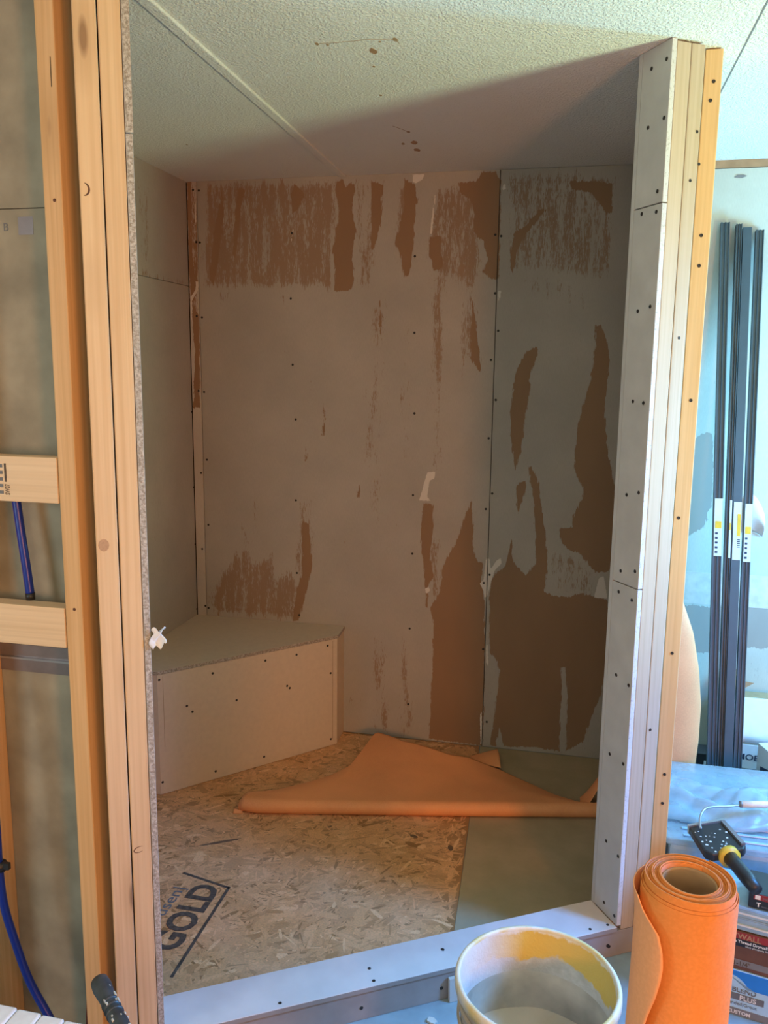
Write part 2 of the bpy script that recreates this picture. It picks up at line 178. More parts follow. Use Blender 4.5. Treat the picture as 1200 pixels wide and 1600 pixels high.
def osb():
    t = NT('osb_wood_strands'); v = t.coord()
    tone = t.attr('tone'); vals = t.n('ShaderNodeValToRGB', i_0=tone); cr = vals.color_ramp
    cr.elements[0].color = (.40, .19, .06, 1); cr.elements[0].position = .0
    cr.elements[1].color = (1.0, .60, .29, 1); cr.elements[1].position = 1
    for p, c in ((.06, (.54, .265, .095, 1)), (.3, (.70, .355, .145, 1)), (.6, (.83, .435, .185, 1)), (.86, (.92, .50, .225, 1))):
        e = cr.elements.new(p); e.color = c
    grain = t.noise(t.mapping(v, (190, 190, 1)), 1, 4)
    c = t.mix(t.ramp(grain, .40, .70, 0, .30), vals.outputs[0], (.22, .13, .07))
    big = t.noise(v, 5, 4); c = t.mix(t.ramp(big, .38, .65, 0, .22), c, (.88, .60, .40))
    t.col(c); t.bump(grain, .35, .0015); return t.set(.75)
M['osb'] = osb()
def green():
    t = NT('green_floor_board'); v = t.coord(); n = t.noise(v, 5, 5, .6); n2 = t.noise(v, 70, 3)
    c = t.mix(t.ramp(n, .35, .65), (.37, .315, .19), (.46, .37, .235)); c = t.mix(t.ramp(n2, .55, .75, 0, .3), c, (.36, .31, .2))
    t.col(c); t.bump(n2, .15, .001); return t.set(.7)
M['green'] = green()
def membrane(name, c):
    t = NT(name); v = t.coord()
    n = t.noise(t.mapping(v, (260, 260, 260)), 1, 2); b = t.noise(v, 6, 4)
    k = t.mix(t.ramp(b, .3, .7), tuple(x*.92 for x in c), tuple(min(1, x*1.08) for x in c))
    k = t.mix(t.ramp(n, .4, .68, 0, .25), k, tuple(min(1, x*1.3+.03) for x in c))
    t.col(k); t.bump(n, .22, .001); return t.set(.62)
M['membrane'] = membrane('orange_waterproofing_fleece', (.68, .235, .045))
M['membrane_floor'] = membrane('bright_orange_fleece', (.88, .37, .15))  # floor sheet, paler orange than the roll's fleece
M['membrane_pale'] = membrane('pale_orange_fleece', (.80, .36, .16))
M['cardboard'] = plain('brown_cardboard', (.40, .27, .15), .8, vary=.1)
M['black_hole'] = plain('dark_screw', (.015, .013, .012), .6)
M['screw'] = plain('black_phosphate_screw', (.03, .028, .027), .5, .3)
M['dark_gap'] = plain('dark_gap', (.03, .022, .015), .9)
M['dark_metal'] = plain('charcoal_aluminium', (.055, .085, .110), .5, 0, vary=.06)
M['far_paint'] = paper_material('painted_wall_with_torn_patches', (.58, .60, .54), (.36, .34, .31), (.8, .8, .78))
M['white_plastic'] = plain('white_plastic', (.78, .77, .74), .4)
M['brown_trim'] = plain('brown_raw_trim', (.40, .235, .13), .7)
M['blue_pipe'] = plain('blue_water_pipe', (.008, .03, .30), .3, vary=.05)
M['red_pipe'] = plain('red_water_pipe', (.16, .01, .008), .35)
M['black_plastic'] = plain('black_plastic', (.018, .018, .02), .4)
M['ink'] = plain('black_stamp_ink', (.10, .075, .055), .8, vary=.5, scale=90)
M['grey_ink'] = plain('grey_print', (.16, .17, .18), .7)
M['white_ink'] = plain('white_print', (.8, .8, .8), .6)
M['white_card'] = plain('white_card', (.66, .66, .66), .65, vary=.05)
M['grey_card'] = plain('grey_card', (.20, .20, .21), .65, vary=.05)
M['navy'] = plain('navy_print', (.02, .03, .07), .6)
M['blue_card'] = plain('bright_blue_print', (.02, .22, .75), .45, vary=.05)
M['pale_blue_card'] = plain('pale_blue_print', (.42, .66, .86), .5, vary=.05)
M['dark_red'] = plain('dark_red_print', (.28, .02, .02), .5, vary=.08)
M['brown_card'] = plain('brown_screw_carton', (.14, .06, .03), .55, vary=.15)
M['yellow'] = plain('yellow_plastic', (.75, .42, .03), .5)
M['steel'] = plain('steel_rod', (.45, .46, .48), .35, .8, vary=.05)
M['foam'] = plain('roller_nap', (.80, .68, .60), .95, bump=.5, scale=60)
M['teal_grip'] = plain('blue_black_rubber', (.045, .058, .070), .42, vary=.4, scale=40)
M['mud_speck'] = plain('dried_compound', (.62, .62, .58), .8)
M['paper_white'] = plain('white_paper', (.76, .76, .76), .8, vary=.04)
M['room_floor'] = plain('dusty_vinyl_floor', (.26, .34, .38), .6, vary=.25, scale=9, bump=.2)
M['plain_wall'] = plain('off_white_wall', (.62, .60, .55), .8)
M['tin'] = plain('grey_metal_flashing', (.25, .22, .22), .4, .5, vary=.1)
M['wing_board'] = plain('olive_grey_board_back', (.31, .295, .225), .85, vary=.22, scale=10, bump=.2)
def film(name, c, alpha):
    t = NT(name); v = t.coord(); n = t.noise(v, 25, 4); t.col(t.mix(t.ramp(n, .4, .6), c, tuple(min(1, x*1.2) for x in c)))
    t.set(.22); t.b.inputs['Alpha'].default_value = alpha; return t.m
M['film'] = film('clear_blue_plastic_film', (.38, .47, .53), .46)
M['tub'] = film('clear_plastic_case', (.30, .46, .62), .9)
def bucket_in():
    t = NT('compound_smeared_bucket'); v = t.coord(); z = t.n('ShaderNodeSeparateXYZ', i_0=v).outputs
    n = t.noise(v, 28, 6, .65); n2 = t.noise(v, 9, 4, .6)
    smear = t.mix(t.ramp(n, .4, .6), (.62, .60, .55), (.50, .48, .42))
    lvl = t.math('MULTIPLY_ADD', t.math('SUBTRACT', n2, .5), .16, z[2])
    c = t.mix(t.ramp(lvl, .322, .330), smear, (.72, .50, .10))
    hi = t.math('MULTIPLY_ADD', t.math('SUBTRACT', n, .5), .05, z[2])
    c = t.mix(t.ramp(hi, .372, .378), c, (.78, .74, .60))
    sd = t.ramp(z[0], -.11, -.03)          # yellow wet band only on the far right side
    c = t.mix(t.math('MULTIPLY', t.ramp(sd, 0, 1, 1, 0), .9), c, (.70, .70, .68))
    t.col(c); t.bump(n, .7, .004); return t.set(.5)
M['bucket_in'] = bucket_in()
def bucket_rim():
    t = NT('worn_cream_bucket_plastic'); v = t.coord(); n = t.noise(v, 16, 5, .6)
    t.col(t.mix(t.ramp(n, .45, .62), (.76, .74, .64), (.72, .60, .28))); t.bump(t.noise(v, 80, 3), .3, .001); return t.set(.45)
M['bucket_rim'] = bucket_rim()
M['bucket_out'] = plain('bucket_outside', (.50, .46, .38), .5, vary=.25, scale=14, bump=.2)
M['mud'] = plain('wet_joint_compound', (.62, .56, .46), .45, vary=.06, scale=14, bump=.3)

# ---------------------------------------------------------------- object helpers
def tag(o, label, cat, group=None, kind=None):
    if label: o['label'] = label
    if cat: o['category'] = cat
    if group: o['group'] = group
    if kind: o['kind'] = kind
    return o
def thing(name, label, cat, loc=(0, 0, 0), rz=0, group=None):
    o = bpy.data.objects.new(name, None); COL.objects.link(o); o.location = loc; o.rotation_euler = (0, 0, rz)
    o.empty_display_size = .05
    return tag(o, label, cat, group)
def link(name, bm, mats, parent=None, smooth=False, loc=(0, 0, 0), rot=(0, 0, 0), bevel=0):
    me = bpy.data.meshes.new(name); bm.normal_update(); bm.to_mesh(me); bm.free()
    for m in (mats if isinstance(mats, (list, tuple)) else [mats]): me.materials.append(M[m] if isinstance(m, str) else m)
    if smooth:
        for p in me.polygons: p.use_smooth = True
    o = bpy.data.objects.new(name, me); COL.objects.link(o); o.location = loc; o.rotation_euler = rot
    if parent: o.parent = parent
    if bevel:
        md = o.modifiers.new('bevel', 'BEVEL'); md.width = bevel; md.segments = 2; md.limit_method = 'ANGLE'
    return o
def bm_box(x0, x1, y0, y1, z0, z1, bm=None, mi=0):
    bm = bm or bmesh.new()
    v = [bm.verts.new(p) for p in ((x0, y0, z0), (x1, y0, z0), (x1, y1, z0), (x0, y1, z0), (x0, y0, z1), (x1, y0, z1), (x1, y1, z1), (x0, y1, z1))]
    for f in ((3, 2, 1, 0), (4, 5, 6, 7), (0, 1, 5, 4), (1, 2, 6, 5), (2, 3, 7, 6), (3, 0, 4, 7)):
        bm.faces.new([v[i] for i in f]).material_index = mi
    return bm
def bm_prism(poly, z0, z1, bm=None, mi=0, side=None):
    bm = bm or bmesh.new()
    a = sum(poly[i][0]*poly[(i+1) % len(poly)][1]-poly[(i+1) % len(poly)][0]*poly[i][1] for i in range(len(poly)))
    if a < 0: poly = poly[::-1]
    lo = [bm.verts.new((p[0], p[1], z0)) for p in poly]; hi = [bm.verts.new((p[0], p[1], z1)) for p in poly]
    bm.faces.new(lo[::-1]).material_index = mi; bm.faces.new(hi).material_index = mi
    for i in range(len(poly)):
        j = (i+1) % len(poly); f = bm.faces.new((lo[i], lo[j], hi[j], hi[i])); f.material_index = mi if side is None else side
    return bm
def bm_tube(pts, r, bm=None, seg=14, caps=True, mi=0):
    bm = bm or bmesh.new(); pts = [Vector(p) for p in pts]; rs = r if isinstance(r, (list, tuple)) else [r]*len(pts)
    rings = []; prev = None
    for i, p in enumerate(pts):
        d = (pts[min(i+1, len(pts)-1)]-pts[max(i-1, 0)]).normalized()
        if prev is None: a = d.orthogonal().normalized()
        else: a = (prev-d*prev.dot(d)).normalized()
        prev = a; b = d.cross(a)
        rings.append([bm.verts.new(p+(a*math.cos(2*math.pi*k/seg)+b*math.sin(2*math.pi*k/seg))*rs[i]) for k in range(seg)])
    for i in range(len(rings)-1):
        for k in range(seg): bm.faces.new((rings[i][k], rings[i][(k+1) % seg], rings[i+1][(k+1) % seg], rings[i+1][k])).material_index = mi
    if caps: bm.faces.new(rings[0][::-1]).material_index = mi; bm.faces.new(rings[-1]).material_index = mi
    return bm
def bm_lathe(prof, bm=None, seg=64, mi=0):
    bm = bm or bmesh.new(); rings = []
    for r, z in prof:
        rings.append([bm.verts.new((r*math.cos(2*math.pi*k/seg), r*math.sin(2*math.pi*k/seg), z)) for k in range(seg)] if r > 1e-6 else [bm.verts.new((0, 0, z))])
    for i in range(len(rings)-1):
        A, B = rings[i], rings[i+1]
        for k in range(seg):
            k2 = (k+1) % seg
            if len(A) == 1: f = bm.faces.new((A[0], B[k2], B[k]))
            elif len(B) == 1: f = bm.faces.new((A[k], A[k2], B[0]))
            else: f = bm.faces.new((A[k], A[k2], B[k2], B[k]))
            f.material_index = mi
    return bm
def spline(pts, n=8):
    P = [Vector(p) for p in pts]; out = []
    for i in range(len(P)-1):
        a, b, c, d = P[max(i-1, 0)], P[i], P[i+1], P[min(i+2, len(P)-1)]
        for k in range(n):
            t = k/n; out.append(.5*((2*b)+(c-a)*t+(2*a-5*b+4*c-d)*t*t+(3*b-a-3*c+d)*t**3))
    out.append(P[-1]); return out
def bm_grid(fn, nu, nv, bm=None, mi=0, closed=False):
    bm = bm or bmesh.new(); g = [[bm.verts.new(fn(i/(nu-1), j/(nv-1))) for j in range(nv)] for i in range(nu)]
    for i in range(nu-1):
        for j in range(nv-1): bm.faces.new((g[i][j], g[i+1][j], g[i+1][j+1], g[i][j+1])).material_index = mi
    return bm
def sheet(name, fn, nu, nv, mat, parent=None, thick=.0008, smooth=True, loc=(0, 0, 0), rot=(0, 0, 0)):
    o = link(name, bm_grid(fn, nu, nv), mat, parent, smooth, loc, rot)
    md = o.modifiers.new('solid', 'SOLIDIFY'); md.thickness = thick; md.offset = 0
    return o
def text(body, size, mat, parent, origin, xd, yd, name='lettering', bold=0.0, sx=1.0, shear=0):
    cu = bpy.data.curves.new('t', 'FONT'); cu.body = body; cu.size = size; cu.offset = bold; cu.extrude = .00025; cu.resolution_u = 3; cu.shear = shear
    ob = bpy.data.objects.new('t', cu); COL.objects.link(ob); bpy.context.view_layer.update()
    me = bpy.data.meshes.new_from_object(ob.evaluated_get(bpy.context.evaluated_depsgraph_get()))
    bpy.data.objects.remove(ob); bpy.data.curves.remove(cu)
    me.materials.clear(); me.materials.append(M[mat]); me.name = name
    o = bpy.data.objects.new(name, me); COL.objects.link(o)
    xd = Vector(xd).normalized(); yd = Vector(yd); yd = (yd-xd*yd.dot(xd)).normalized(); zd = xd.cross(yd)
    m = Matrix((xd*sx, yd, zd)).transposed().to_4x4(); m.translation = origin; o.matrix_local = m
    if parent: o.parent = parent
    return o
def screw_mesh():
    bm = bm_lathe([(0, .0002), (.0018, .0003), (.0036, .0008), (.0044, .0006), (.0046, 0)], seg=12)
    me = bpy.data.meshes.new('screw'); bm.normal_update(); bm.to_mesh(me); bm.free(); me.materials.append(M['screw']); return me
SM = screw_mesh()
def screw(parent, p, nrm, s=1.0, name='screw'):
    o = bpy.data.objects.new(name, SM); COL.objects.link(o)
    o.location = Vector(p)+Vector(nrm)*.0004; o.rotation_euler = Vector(nrm).to_track_quat('Z', 'Y').to_euler(); o.scale = (s, s, s)
    if parent: o.parent = parent
    return o
def sdf(px, pz, poly):
    n = len(poly); best = np.full(px.shape, 1e9); inside = np.zeros(px.shape, bool)
    for i in range(n):
        ax, az = poly[i]; bx, bz = poly[(i+1) % n]; ex, ez = bx-ax, bz-az; L = ex*ex+ez*ez+1e-12
        t = np.clip(((px-ax)*ex+(pz-az)*ez)/L, 0, 1)
        best = np.minimum(best, (px-ax-ex*t)**2+(pz-az-ez*t)**2)
        c = ((az > pz) != (bz > pz)) & (px < (bx-ax)*(pz-az)/((bz-az) if abs(bz-az) > 1e-12 else 1e-12)+ax)
        inside ^= c
    d = np.sqrt(best); return np.where(inside, -d, d)
def panel(name, a0, a1, z0, z1, parent, mat, place, step=.006, solid=(), zones=(), white=(), base=.04, thick=.0127, label=None):
    """drywall board in its own a/z plane; place(a, z, depth) gives the point; torn areas are surface wear attributes"""
    na, nz = max(2, int((a1-a0)/step)+1), max(2, int((z1-z0)/step)+1)
    A, Z = np.meshgrid(np.linspace(a0, a1, na), np.linspace(z0, z1, nz), indexing='ij'); A = A.ravel(); Z = Z.ravel()
    pts = [place(a, z, 0) for a, z in zip(A, Z)]; nf = len(pts)
    faces = [(i*nz+j, (i+1)*nz+j, (i+1)*nz+j+1, i*nz+j+1) for i in range(na-1) for j in range(nz-1)]
    cor = [0, (na-1)*nz, (na-1)*nz+nz-1, nz-1]
    pts += [place(a, z, thick) for a, z in ((a0, z0), (a1, z0), (a1, z1), (a0, z1))]
    b = [nf, nf+1, nf+2, nf+3]; faces.append(tuple(b[::-1]))
    rim = [[i*nz for i in range(na)], [(na-1)*nz+j for j in range(nz)], [i*nz+nz-1 for i in range(na-1, -1, -1)], [j for j in range(nz-1, -1, -1)]]
    for k in range(4): faces.append(tuple(rim[k][::-1])+(b[k], b[(k+1) % 4]))
    me = bpy.data.meshes.new(name); me.from_pydata([tuple(p) for p in pts], [], faces)
    S = np.full(A.shape, .5); W = np.full(A.shape, .5); Dn = np.full(A.shape, base)
    for p in solid: S = np.minimum(S, sdf(A, Z, p))
    for p in white: W = np.minimum(W, sdf(A, Z, p))
    for p, d in zones:
        q = sdf(A, Z, p); Dn = np.maximum(Dn, base+(d-base)*np.clip((.02-q)/.05, 0, 1))
    pad = np.full(4, .5)
    for nm, v in (('solid', np.r_[S, pad]), ('white', np.r_[W, pad]), ('dens', np.r_[Dn, pad*0])):
        at = me.attributes.new(nm, 'FLOAT', 'POINT'); at.data.foreach_set('value', v.astype(np.float32))
    me.materials.append(M[mat] if isinstance(mat, str) else mat); me.update()
    o = bpy.data.objects.new(name, me); COL.objects.link(o)
    if parent: o.parent = parent
    if label: o['label'] = label
    return o
def struct(name, bm, mat, parent=None, **k):
    o = link(name, bm, mat, parent, **k)
    if not parent: o['kind'] = 'structure'
    return o

# ================================================================ room shell
floor = struct('floor', bm_box(-2.6, 1.75, -1.3, 3.35, -.05, 0), 'room_floor')
ceiling = struct('ceiling', bm_box(-2.6, 1.75, -1.3, 3.35, H, H+.04), 'ceiling')
def batten(v):
    return Vector(v)
link('seam_batten', bm_prism([(-.8735, -1.3), (-.8435, -1.3), (-.8435, 1.2), (-.872, 3.198), (-.900, 3.198), (-.8735, 1.2)], H-.0065, H+.002), 'ceiling', ceiling, bevel=.003)
link('seam_line', bm_prism([(.3290, .2), (.3325, .2), (.3315, 3.19), (.3280, 3.19)], H-.0008, H+.001), 'grey_card', ceiling)
for (x, y), r in CEIL_HOLES:
    n = 9; poly = [(x+r*(.45+.25*random.random())*math.cos(6.283*k/n), y+r*(.75+.6*random.random())*math.sin(6.283*k/n)) for k in range(n)]
    link('torn_hole', bm_prism(poly, H-.0006, H+.001), 'brown_trim' if r > .012 else 'cardboard', ceiling)
def crack(pts, wd=.0016):
    for a, b in zip(pts, pts[1:]):
        a = Vector((*a, 0)); b = Vector((*b, 0)); s = Vector((-(b-a).y, (b-a).x, 0)).normalized()*wd/2
        link('hairline_crack', bm_prism([(a-s)[:2], (b-s)[:2], (b+s)[:2], (a+s)[:2]], H-.0005, H+.0005), 'cardboard', ceiling)
crack([(-.5991, 1.9444), (-.54, 1.945), (-.48, 1.941), (-.4213, 1.9531), (-.418, 1.975)])
crack([(-.566, 2.60), (-.545, 2.64), (-.5321, 2.6714)])

back = struct('wall_back', bm_box(-1.66, 1.75, BY+.0132, BY+.12, 0, H), 'dark_gap')
pb = lambda a, z, d: Vector((a, BY+d, z))
panel('drywall_panel', -1.4740, -.2995, .004, 2.2075, back, 'shower_paper', pb, solid=SOLID, zones=ZONES, white=WHITE, label='wide left drywall sheet with brown torn streaks')
panel('drywall_panel', -.2965, .1650, .004, 2.2065, back, 'shower_paper', pb, solid=SOLID, zones=ZONES, white=WHITE, label='narrow right drywall sheet with large dark torn patches')
STRIP = [[(-1.515, 2.208), (-1.497, 2.208), (-1.50, 1.95), (-1.489, 1.78), (-1.503, 1.74), (-1.478, 1.70), (-1.484, 1.337), (-1.513, 1.330), (-1.50, 1.55), (-1.512, 1.75), (-1.515, 1.9)],
         [(-1.490, 2.15), (-1.480, 2.10), (-1.478, 1.80), (-1.492, 1.80)]]
panel('corner_strip', -1.5160, -1.4770, .004, 2.2075, back, paper_material('corner_strip_paper', (.60, .55, .48), (.335, .20, .11), (.76, .70, .62)), pb, solid=STRIP, zones=[([(-1.52, 2.2), (-1.47, 2.2), (-1.47, 1.7), (-1.52, 1.7)], .62)],
      white=[[(-1.4935, 2.20), (-1.4905, 2.20), (-1.4905, 2.13), (-1.4935, 2.13)], [(-1.4855, 2.13), (-1.479, 2.12), (-1.480, 2.06), (-1.486, 2.04)], [(-1.489, 1.83), (-1.478, 1.83), (-1.478, 1.80), (-1.505, 1.76), (-1.508, 1.69), (-1.512, 1.66), (-1.512, 1.77), (-1.49, 1.80)]],
      label='narrow pale strip filling the corner')
for x, z in BACK_SCREWS: screw(back, (x, BY, z), (0, -1, 0))
panel('painted_panel', .292, 1.75, .002, 2.181, back, 'far_paint', pb, step=.01, solid=FAR_SOLID, zones=[([(.3, .50), (1.7, .50), (1.7, .10), (.3, .10)], .18)], base=0, label='white painted wall with grey torn patches')
link('old_paint_edge', bm_box(.292, 1.75, BY-.0009, BY, .652, .772), 'pale_blue_card' if 0 else 'plain_wall', back)
struct('trim_1', bm_box(.292, 1.75, BY-.004, BY+.0127, 2.183, H), 'brown_trim')
bmk = bm_prism([(-.02, -.004), (.005, -.006), (.02, 0), (.008, .005), (-.012, .004)], -.0008, .0008)
link('nail_scar', bmk, 'grey_card', back, loc=(.515, BY-.001, 2.155), rot=(math.pi/2, 0, 0))

pl = lambda a, z, d: Vector((-1.52-d, a, z))
left = struct('wall_left', bm_box(-1.66, -1.5332, 1.535, BY+.0132, 0, H), 'dark_gap')
panel('drywall_panel', 1.535, 3.2, 1.8135, 2.2075, left, 'shower_paper', pl, zones=[(LEFT_SMEAR, .68), ([(2.8, 2.15), (2.9, 2.15), (2.9, 1.85), (2.8, 1.85)], .36)], base=.06, step=.01)
panel('drywall_panel', 1.535, 3.2, .004, 1.8115, left, 'shower_paper', pl, zones=[([(2.83, 1.01), (2.9, 1.0), (2.9, .97), (2.84, .97)], .4)], base=.04, step=.01)
for y, z in LEFT_SCREWS: screw(left, (-1.52, min(y, 3.195), z), (1, 0, 0), .9)

pr = lambda a, z, d: Vector((.165+d, a, z))
right = struct('wall_partition', bm_box(.180, .248, 2.20, BY, 0, .038), 'pine')
panel('drywall_panel', 2.172, 3.199, .004, 2.2075, right, 'shower_paper', pr, step=.012, base=.04)
for y in (2.62, 3.0, 3.16):
    link('stud', bm_box(-.019, .019, -.0345, .0345, .038, H-.002), 'pine', right, loc=(.2145, y, 0), rot=(0, 0, math.pi/2))
link('return_strip', bm_prism([tuple((dw(0.0, .1035))[:2]), tuple((dw(.048, .1035))[:2]), tuple((dw(.048, .1165))[:2]), tuple((dw(0, .1165))[:2])], .004, H-.001), 'paper', right)

# room wall on the right with two windows (outside the frame; they let the daylight in)
def wall_with_windows():
    x0, x1 = 1.62, 1.74; bm = bmesh.new()
    ys = [-1.3, .60, 1.98, 2.40, 3.02, 3.2]
    for a, b in ((-1.3, .60), (1.98, 2.40), (3.02, 3.2)): bm_box(x0, x1, a, b, 0, H, bm)
    for a, b in ((.60, 1.98), (2.40, 3.02)): bm_box(x0, x1, a, b, 0, .70, bm); bm_box(x0, x1, a, b, 1.95, H, bm)
    struct('wall_right', bm, 'plain_wall')
    for i, (a, b) in enumerate(((.60, 1.98), (2.40, 3.02))):
        f = bmesh.new()
        for q in ((a, a+.04, .70, 1.95), (b-.04, b, .70, 1.95), (a, b, .70, .74), (a, b, 1.91, 1.95), (a, b, 1.30, 1.33)): bm_box(1.64, 1.69, q[0], q[1], q[2], q[3], f)
        struct('window_%d' % (i+1), f, 'white_plastic')
wall_with_windows()

# ================================================================ shower floor
def floor_poly(x0, x1):
    # inner edge of the curb: line dw(s, .117); clip the bay at it
    p0, p1 = dw(-3, .117), dw(1, .117)
    f = lambda x: p0.y+(x-p0.x)/(p1.x-p0.x)*(p1.y-p0.y)
    return f
fe = floor_poly(0, 0)
osb_t = thing('osb_panel', 'tan oriented strand board subfloor with a black stamp inside the stall', 'subfloor', (-.9, 2.3, 0))
L0 = Vector((-.9, 2.3, 0))
seam = lambda y: -.2763+(2.6064-y)*.0487
op = [(-1.518, 1.536), (-.95, 1.536), (-.86, fe(-.86)+.002), (seam(1.9)-.0015, fe(seam(1.9))+.002), (seam(3.198)-.0015, 3.198), (-1.518, 3.198)]
link('board', bm_prism([(x+.9, y-2.3) for x, y in op], .0002, .0035), 'osb', osb_t)
def strands():
    poly = [(x, y) for x, y in op]; rnd = random.Random(11); V = []; F = []; T = []; N = 15000
    cx = np.array([rnd.uniform(-1.515, -.24) for _ in range(N)]); cy = np.array([rnd.uniform(1.55, 3.195) for _ in range(N)])
    for i in range(N):
        q = i/N; L = rnd.uniform(.012, .048)*(1.25-.5*q); W = L*rnd.uniform(.06, .26) if rnd.random() < .9 else L*.5
        a = rnd.gauss(.55, .75) if rnd.random() < .7 else rnd.uniform(0, 3.14)
        ca, sa = math.cos(a), math.sin(a); P = []
        for k, (u, w_) in enumerate(((-1, -.5), (-.55, -1), (.5, -.9), (1, -.25), (.85, .6), (.1, 1), (-.7, .7))):
            u = u*L*rnd.uniform(.8, 1.1); w_ = w_*W*rnd.uniform(.6, 1.15)
            P.append((cx[i]+u*ca-w_*sa, cy[i]+u*sa+w_*ca))
        V.append(P)
    A = np.array(V); ins = (sdf(A[:, :, 0], A[:, :, 1], poly) < -.0008).all(axis=1)
    vs = []; k = 0
    for i in range(N):
        if not ins[i]: continue
        z = .0035+.0011*(k/N)+.00003
        vs += [(p[0]+.9, p[1]-2.3, z) for p in V[i]]; F.append(tuple(range(k*7, k*7+7))); k += 1
        t_ = min(1, max(0, rnd.gauss(.52, .24))); t_ = .03 if rnd.random() < .025 else t_; T += [t_]*7
    me = bpy.data.meshes.new('strand_surface'); me.from_pydata(vs, [], F)
    at = me.attributes.new('tone', 'FLOAT', 'POINT'); at.data.foreach_set('value', np.array(T, np.float32))
    me.materials.append(M['osb']); me.update()
    o = bpy.data.objects.new('strand_surface', me); COL.objects.link(o); o.parent = osb_t
strands()
def knot(x, y, r, a, e=2.2):
    n = 12; ca, sa = math.cos(a), math.sin(a); P = []
    for k in range(n):
        u = r*e*math.cos(6.283*k/n)*(.8+.35*random.random()); v = r*math.sin(6.283*k/n)*(.8+.35*random.random())
        P.append((x+.9+u*ca-v*sa, y-2.3+u*sa+v*ca))
    return P
for x, y, r, a, e in ((-1.03, 2.30, .006, .55, 11), (-.555, 2.60, .006, .5, 6), (-.315, 2.44, .008, -1.2, 2), (-.40, 1.90, .022, -1.0, 2.0), (-.44, 2.48, .008, -.4, 2), (-.95, 2.60, .004, 1.2, 2), (-.72, 2.47, .004, 1, 2), (-.60, 2.77, .003, 1.2, 3)):
    link('dark_strand', bm_prism(knot(x, y, r, a, e), .0034, .0049), plain('dark_strand_wood', (.20, .12, .07), .8, vary=.3) if r < .02 else 'cardboard', osb_t)
g_o = lambda x, y, z=.0048: Vector((x, y, z))-L0
def stroke(a, b, wd):
    a = Vector((*a, 0))-L0; b = Vector((*b, 0))-L0; s = Vector((-(b-a).y, (b-a).x, 0)).normalized()*wd/2
    link('stamp_line', bm_prism([(a-s)[:2], (b-s)[:2], (b+s)[:2], (a+s)[:2]], .0040, .0050), 'ink', osb_t)
stroke((-.905, 1.706), (-.912, 2.084), .0085); stroke((-.909, 2.080), (-1.073, 2.118), .0085)
text('GOLD', .112, 'ink', osb_t, g_o(-.937, 1.792), (0, 1, 0), (-1, 0, 0), bold=.0036, sx=.92)
text('ousen|', .052, 'grey_ink', osb_t, g_o(-1.033, 1.88), (0, 1, 0), (-1, 0, 0), sx=1.25)
gb = link('green_board', bm_prism([(seam(1.95)+.0015, fe(seam(1.95))+.002), (.163, fe(.163)+.0025), (.163, 3.198), (seam(3.198)+.0015, 3.198)], .0002, .0034), 'green')
tag(gb, 'olive green floor board on the right side of the stall floor', 'subfloor')

# ================================================================ curb and doorway framing
cz = .085
curb = thing('shower_curb', 'low drywall-clad shower curb running across the doorway', 'curb', dw(-.55, .05), CA)
def cl(s, d, z=0): return Vector((s+.55, d-.05, z))    # curb local: x along doorway, y depth
link('lumber', bm_box(-1.13+.55+.002, -.002+.55, -.036, .0505, 0, .072), 'pine', curb)
M['curb_face'] = plain('shaded_curb_face', (.30, .27, .25), .85, vary=.12, scale=14)  # drywall like the curb top; the front's shade is put into this darker colour
M['curb_top'] = plain('lit_curb_top_paper', (.62, .60, .60), .85, vary=.05, scale=14)  # same drywall, colour lightened for the light falling on the top
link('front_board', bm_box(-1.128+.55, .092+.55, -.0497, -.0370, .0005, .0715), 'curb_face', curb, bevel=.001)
link('lower_plate', bm_box(.0+.55, .092+.55, -.0365, .052, 0, .0712), 'pine', curb)
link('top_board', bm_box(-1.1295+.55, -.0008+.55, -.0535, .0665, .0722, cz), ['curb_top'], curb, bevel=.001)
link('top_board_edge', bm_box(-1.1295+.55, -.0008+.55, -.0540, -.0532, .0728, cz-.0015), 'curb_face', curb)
link('back_board', bm_box(-1.1295+.55, -.0008+.55, .0512, .0639, .0005, .0718), 'paper', curb)
for s, d in CURB_TOP_SCREWS: screw(curb, cl(s, max(d, .012), cz), (0, 0, 1), .9)
for s, z in CURB_FRONT_SCREWS: screw(curb, (s+.55, -.0497, max(z, .020)+.012), (0, -1, 0))
for s in (-1.02, -.30): screw(curb, (s+.55, -.0497, .04), (0, -1, 0))

def stud(s0, s1, d0, d1, z0, z1, mat, label, group=None, name='wall_stud', nails=()):
    c = dw((s0+s1)/2, d0); o = thing(name, label, 'stud', (c.x, c.y, z0), CA, group)
    link('timber', bm_box(-(s1-s0)/2, (s1-s0)/2, 0, d1-d0, 0, z1-z0), mat, o, bevel=.0022)
    for s, z in nails: screw(o, (s-(s0+s1)/2, 0, z-z0), (0, -1, 0), .8, 'nail')
    return o
zt = H-.001
stud(.0136, .0508, 0, .089, .0725, zt-.004, 'pine_post', 'pale pine stud beside the drywall edge of the right doorway post', nails=())
stud(.0522, .0885, 0, .089, .0725, zt-.004, 'pine_post', 'pale pine stud in the middle of the right doorway post', nails=POST_NAILS)
ys = thing('wall_stud', 'amber pine stud set back at the outer right of the right doorway post', 'stud', (.268, 2.13, 0))
link('timber', bm_box(-.019, .019, 0, .089, 0, zt-.002), 'pine_amber', ys, bevel=.002)
for x, z in YEL_NAILS: screw(ys, (x-.268, 0, z), (0, -1, 0), .9, 'nail')
sa = stud(-1.1820, -1.1440, 0, .089, .001, zt, 'pine', 'orange pine stud next to the drywall edge of the left doorway post')
sb = stud(-1.2240, -1.1845, 0, .089, .001, zt, 'pine', 'second pine stud from the drywall edge in the left doorway post')
M['knot'] = plain('dark_knot', (.12, .045, .02), .7, vary=.3, scale=200)
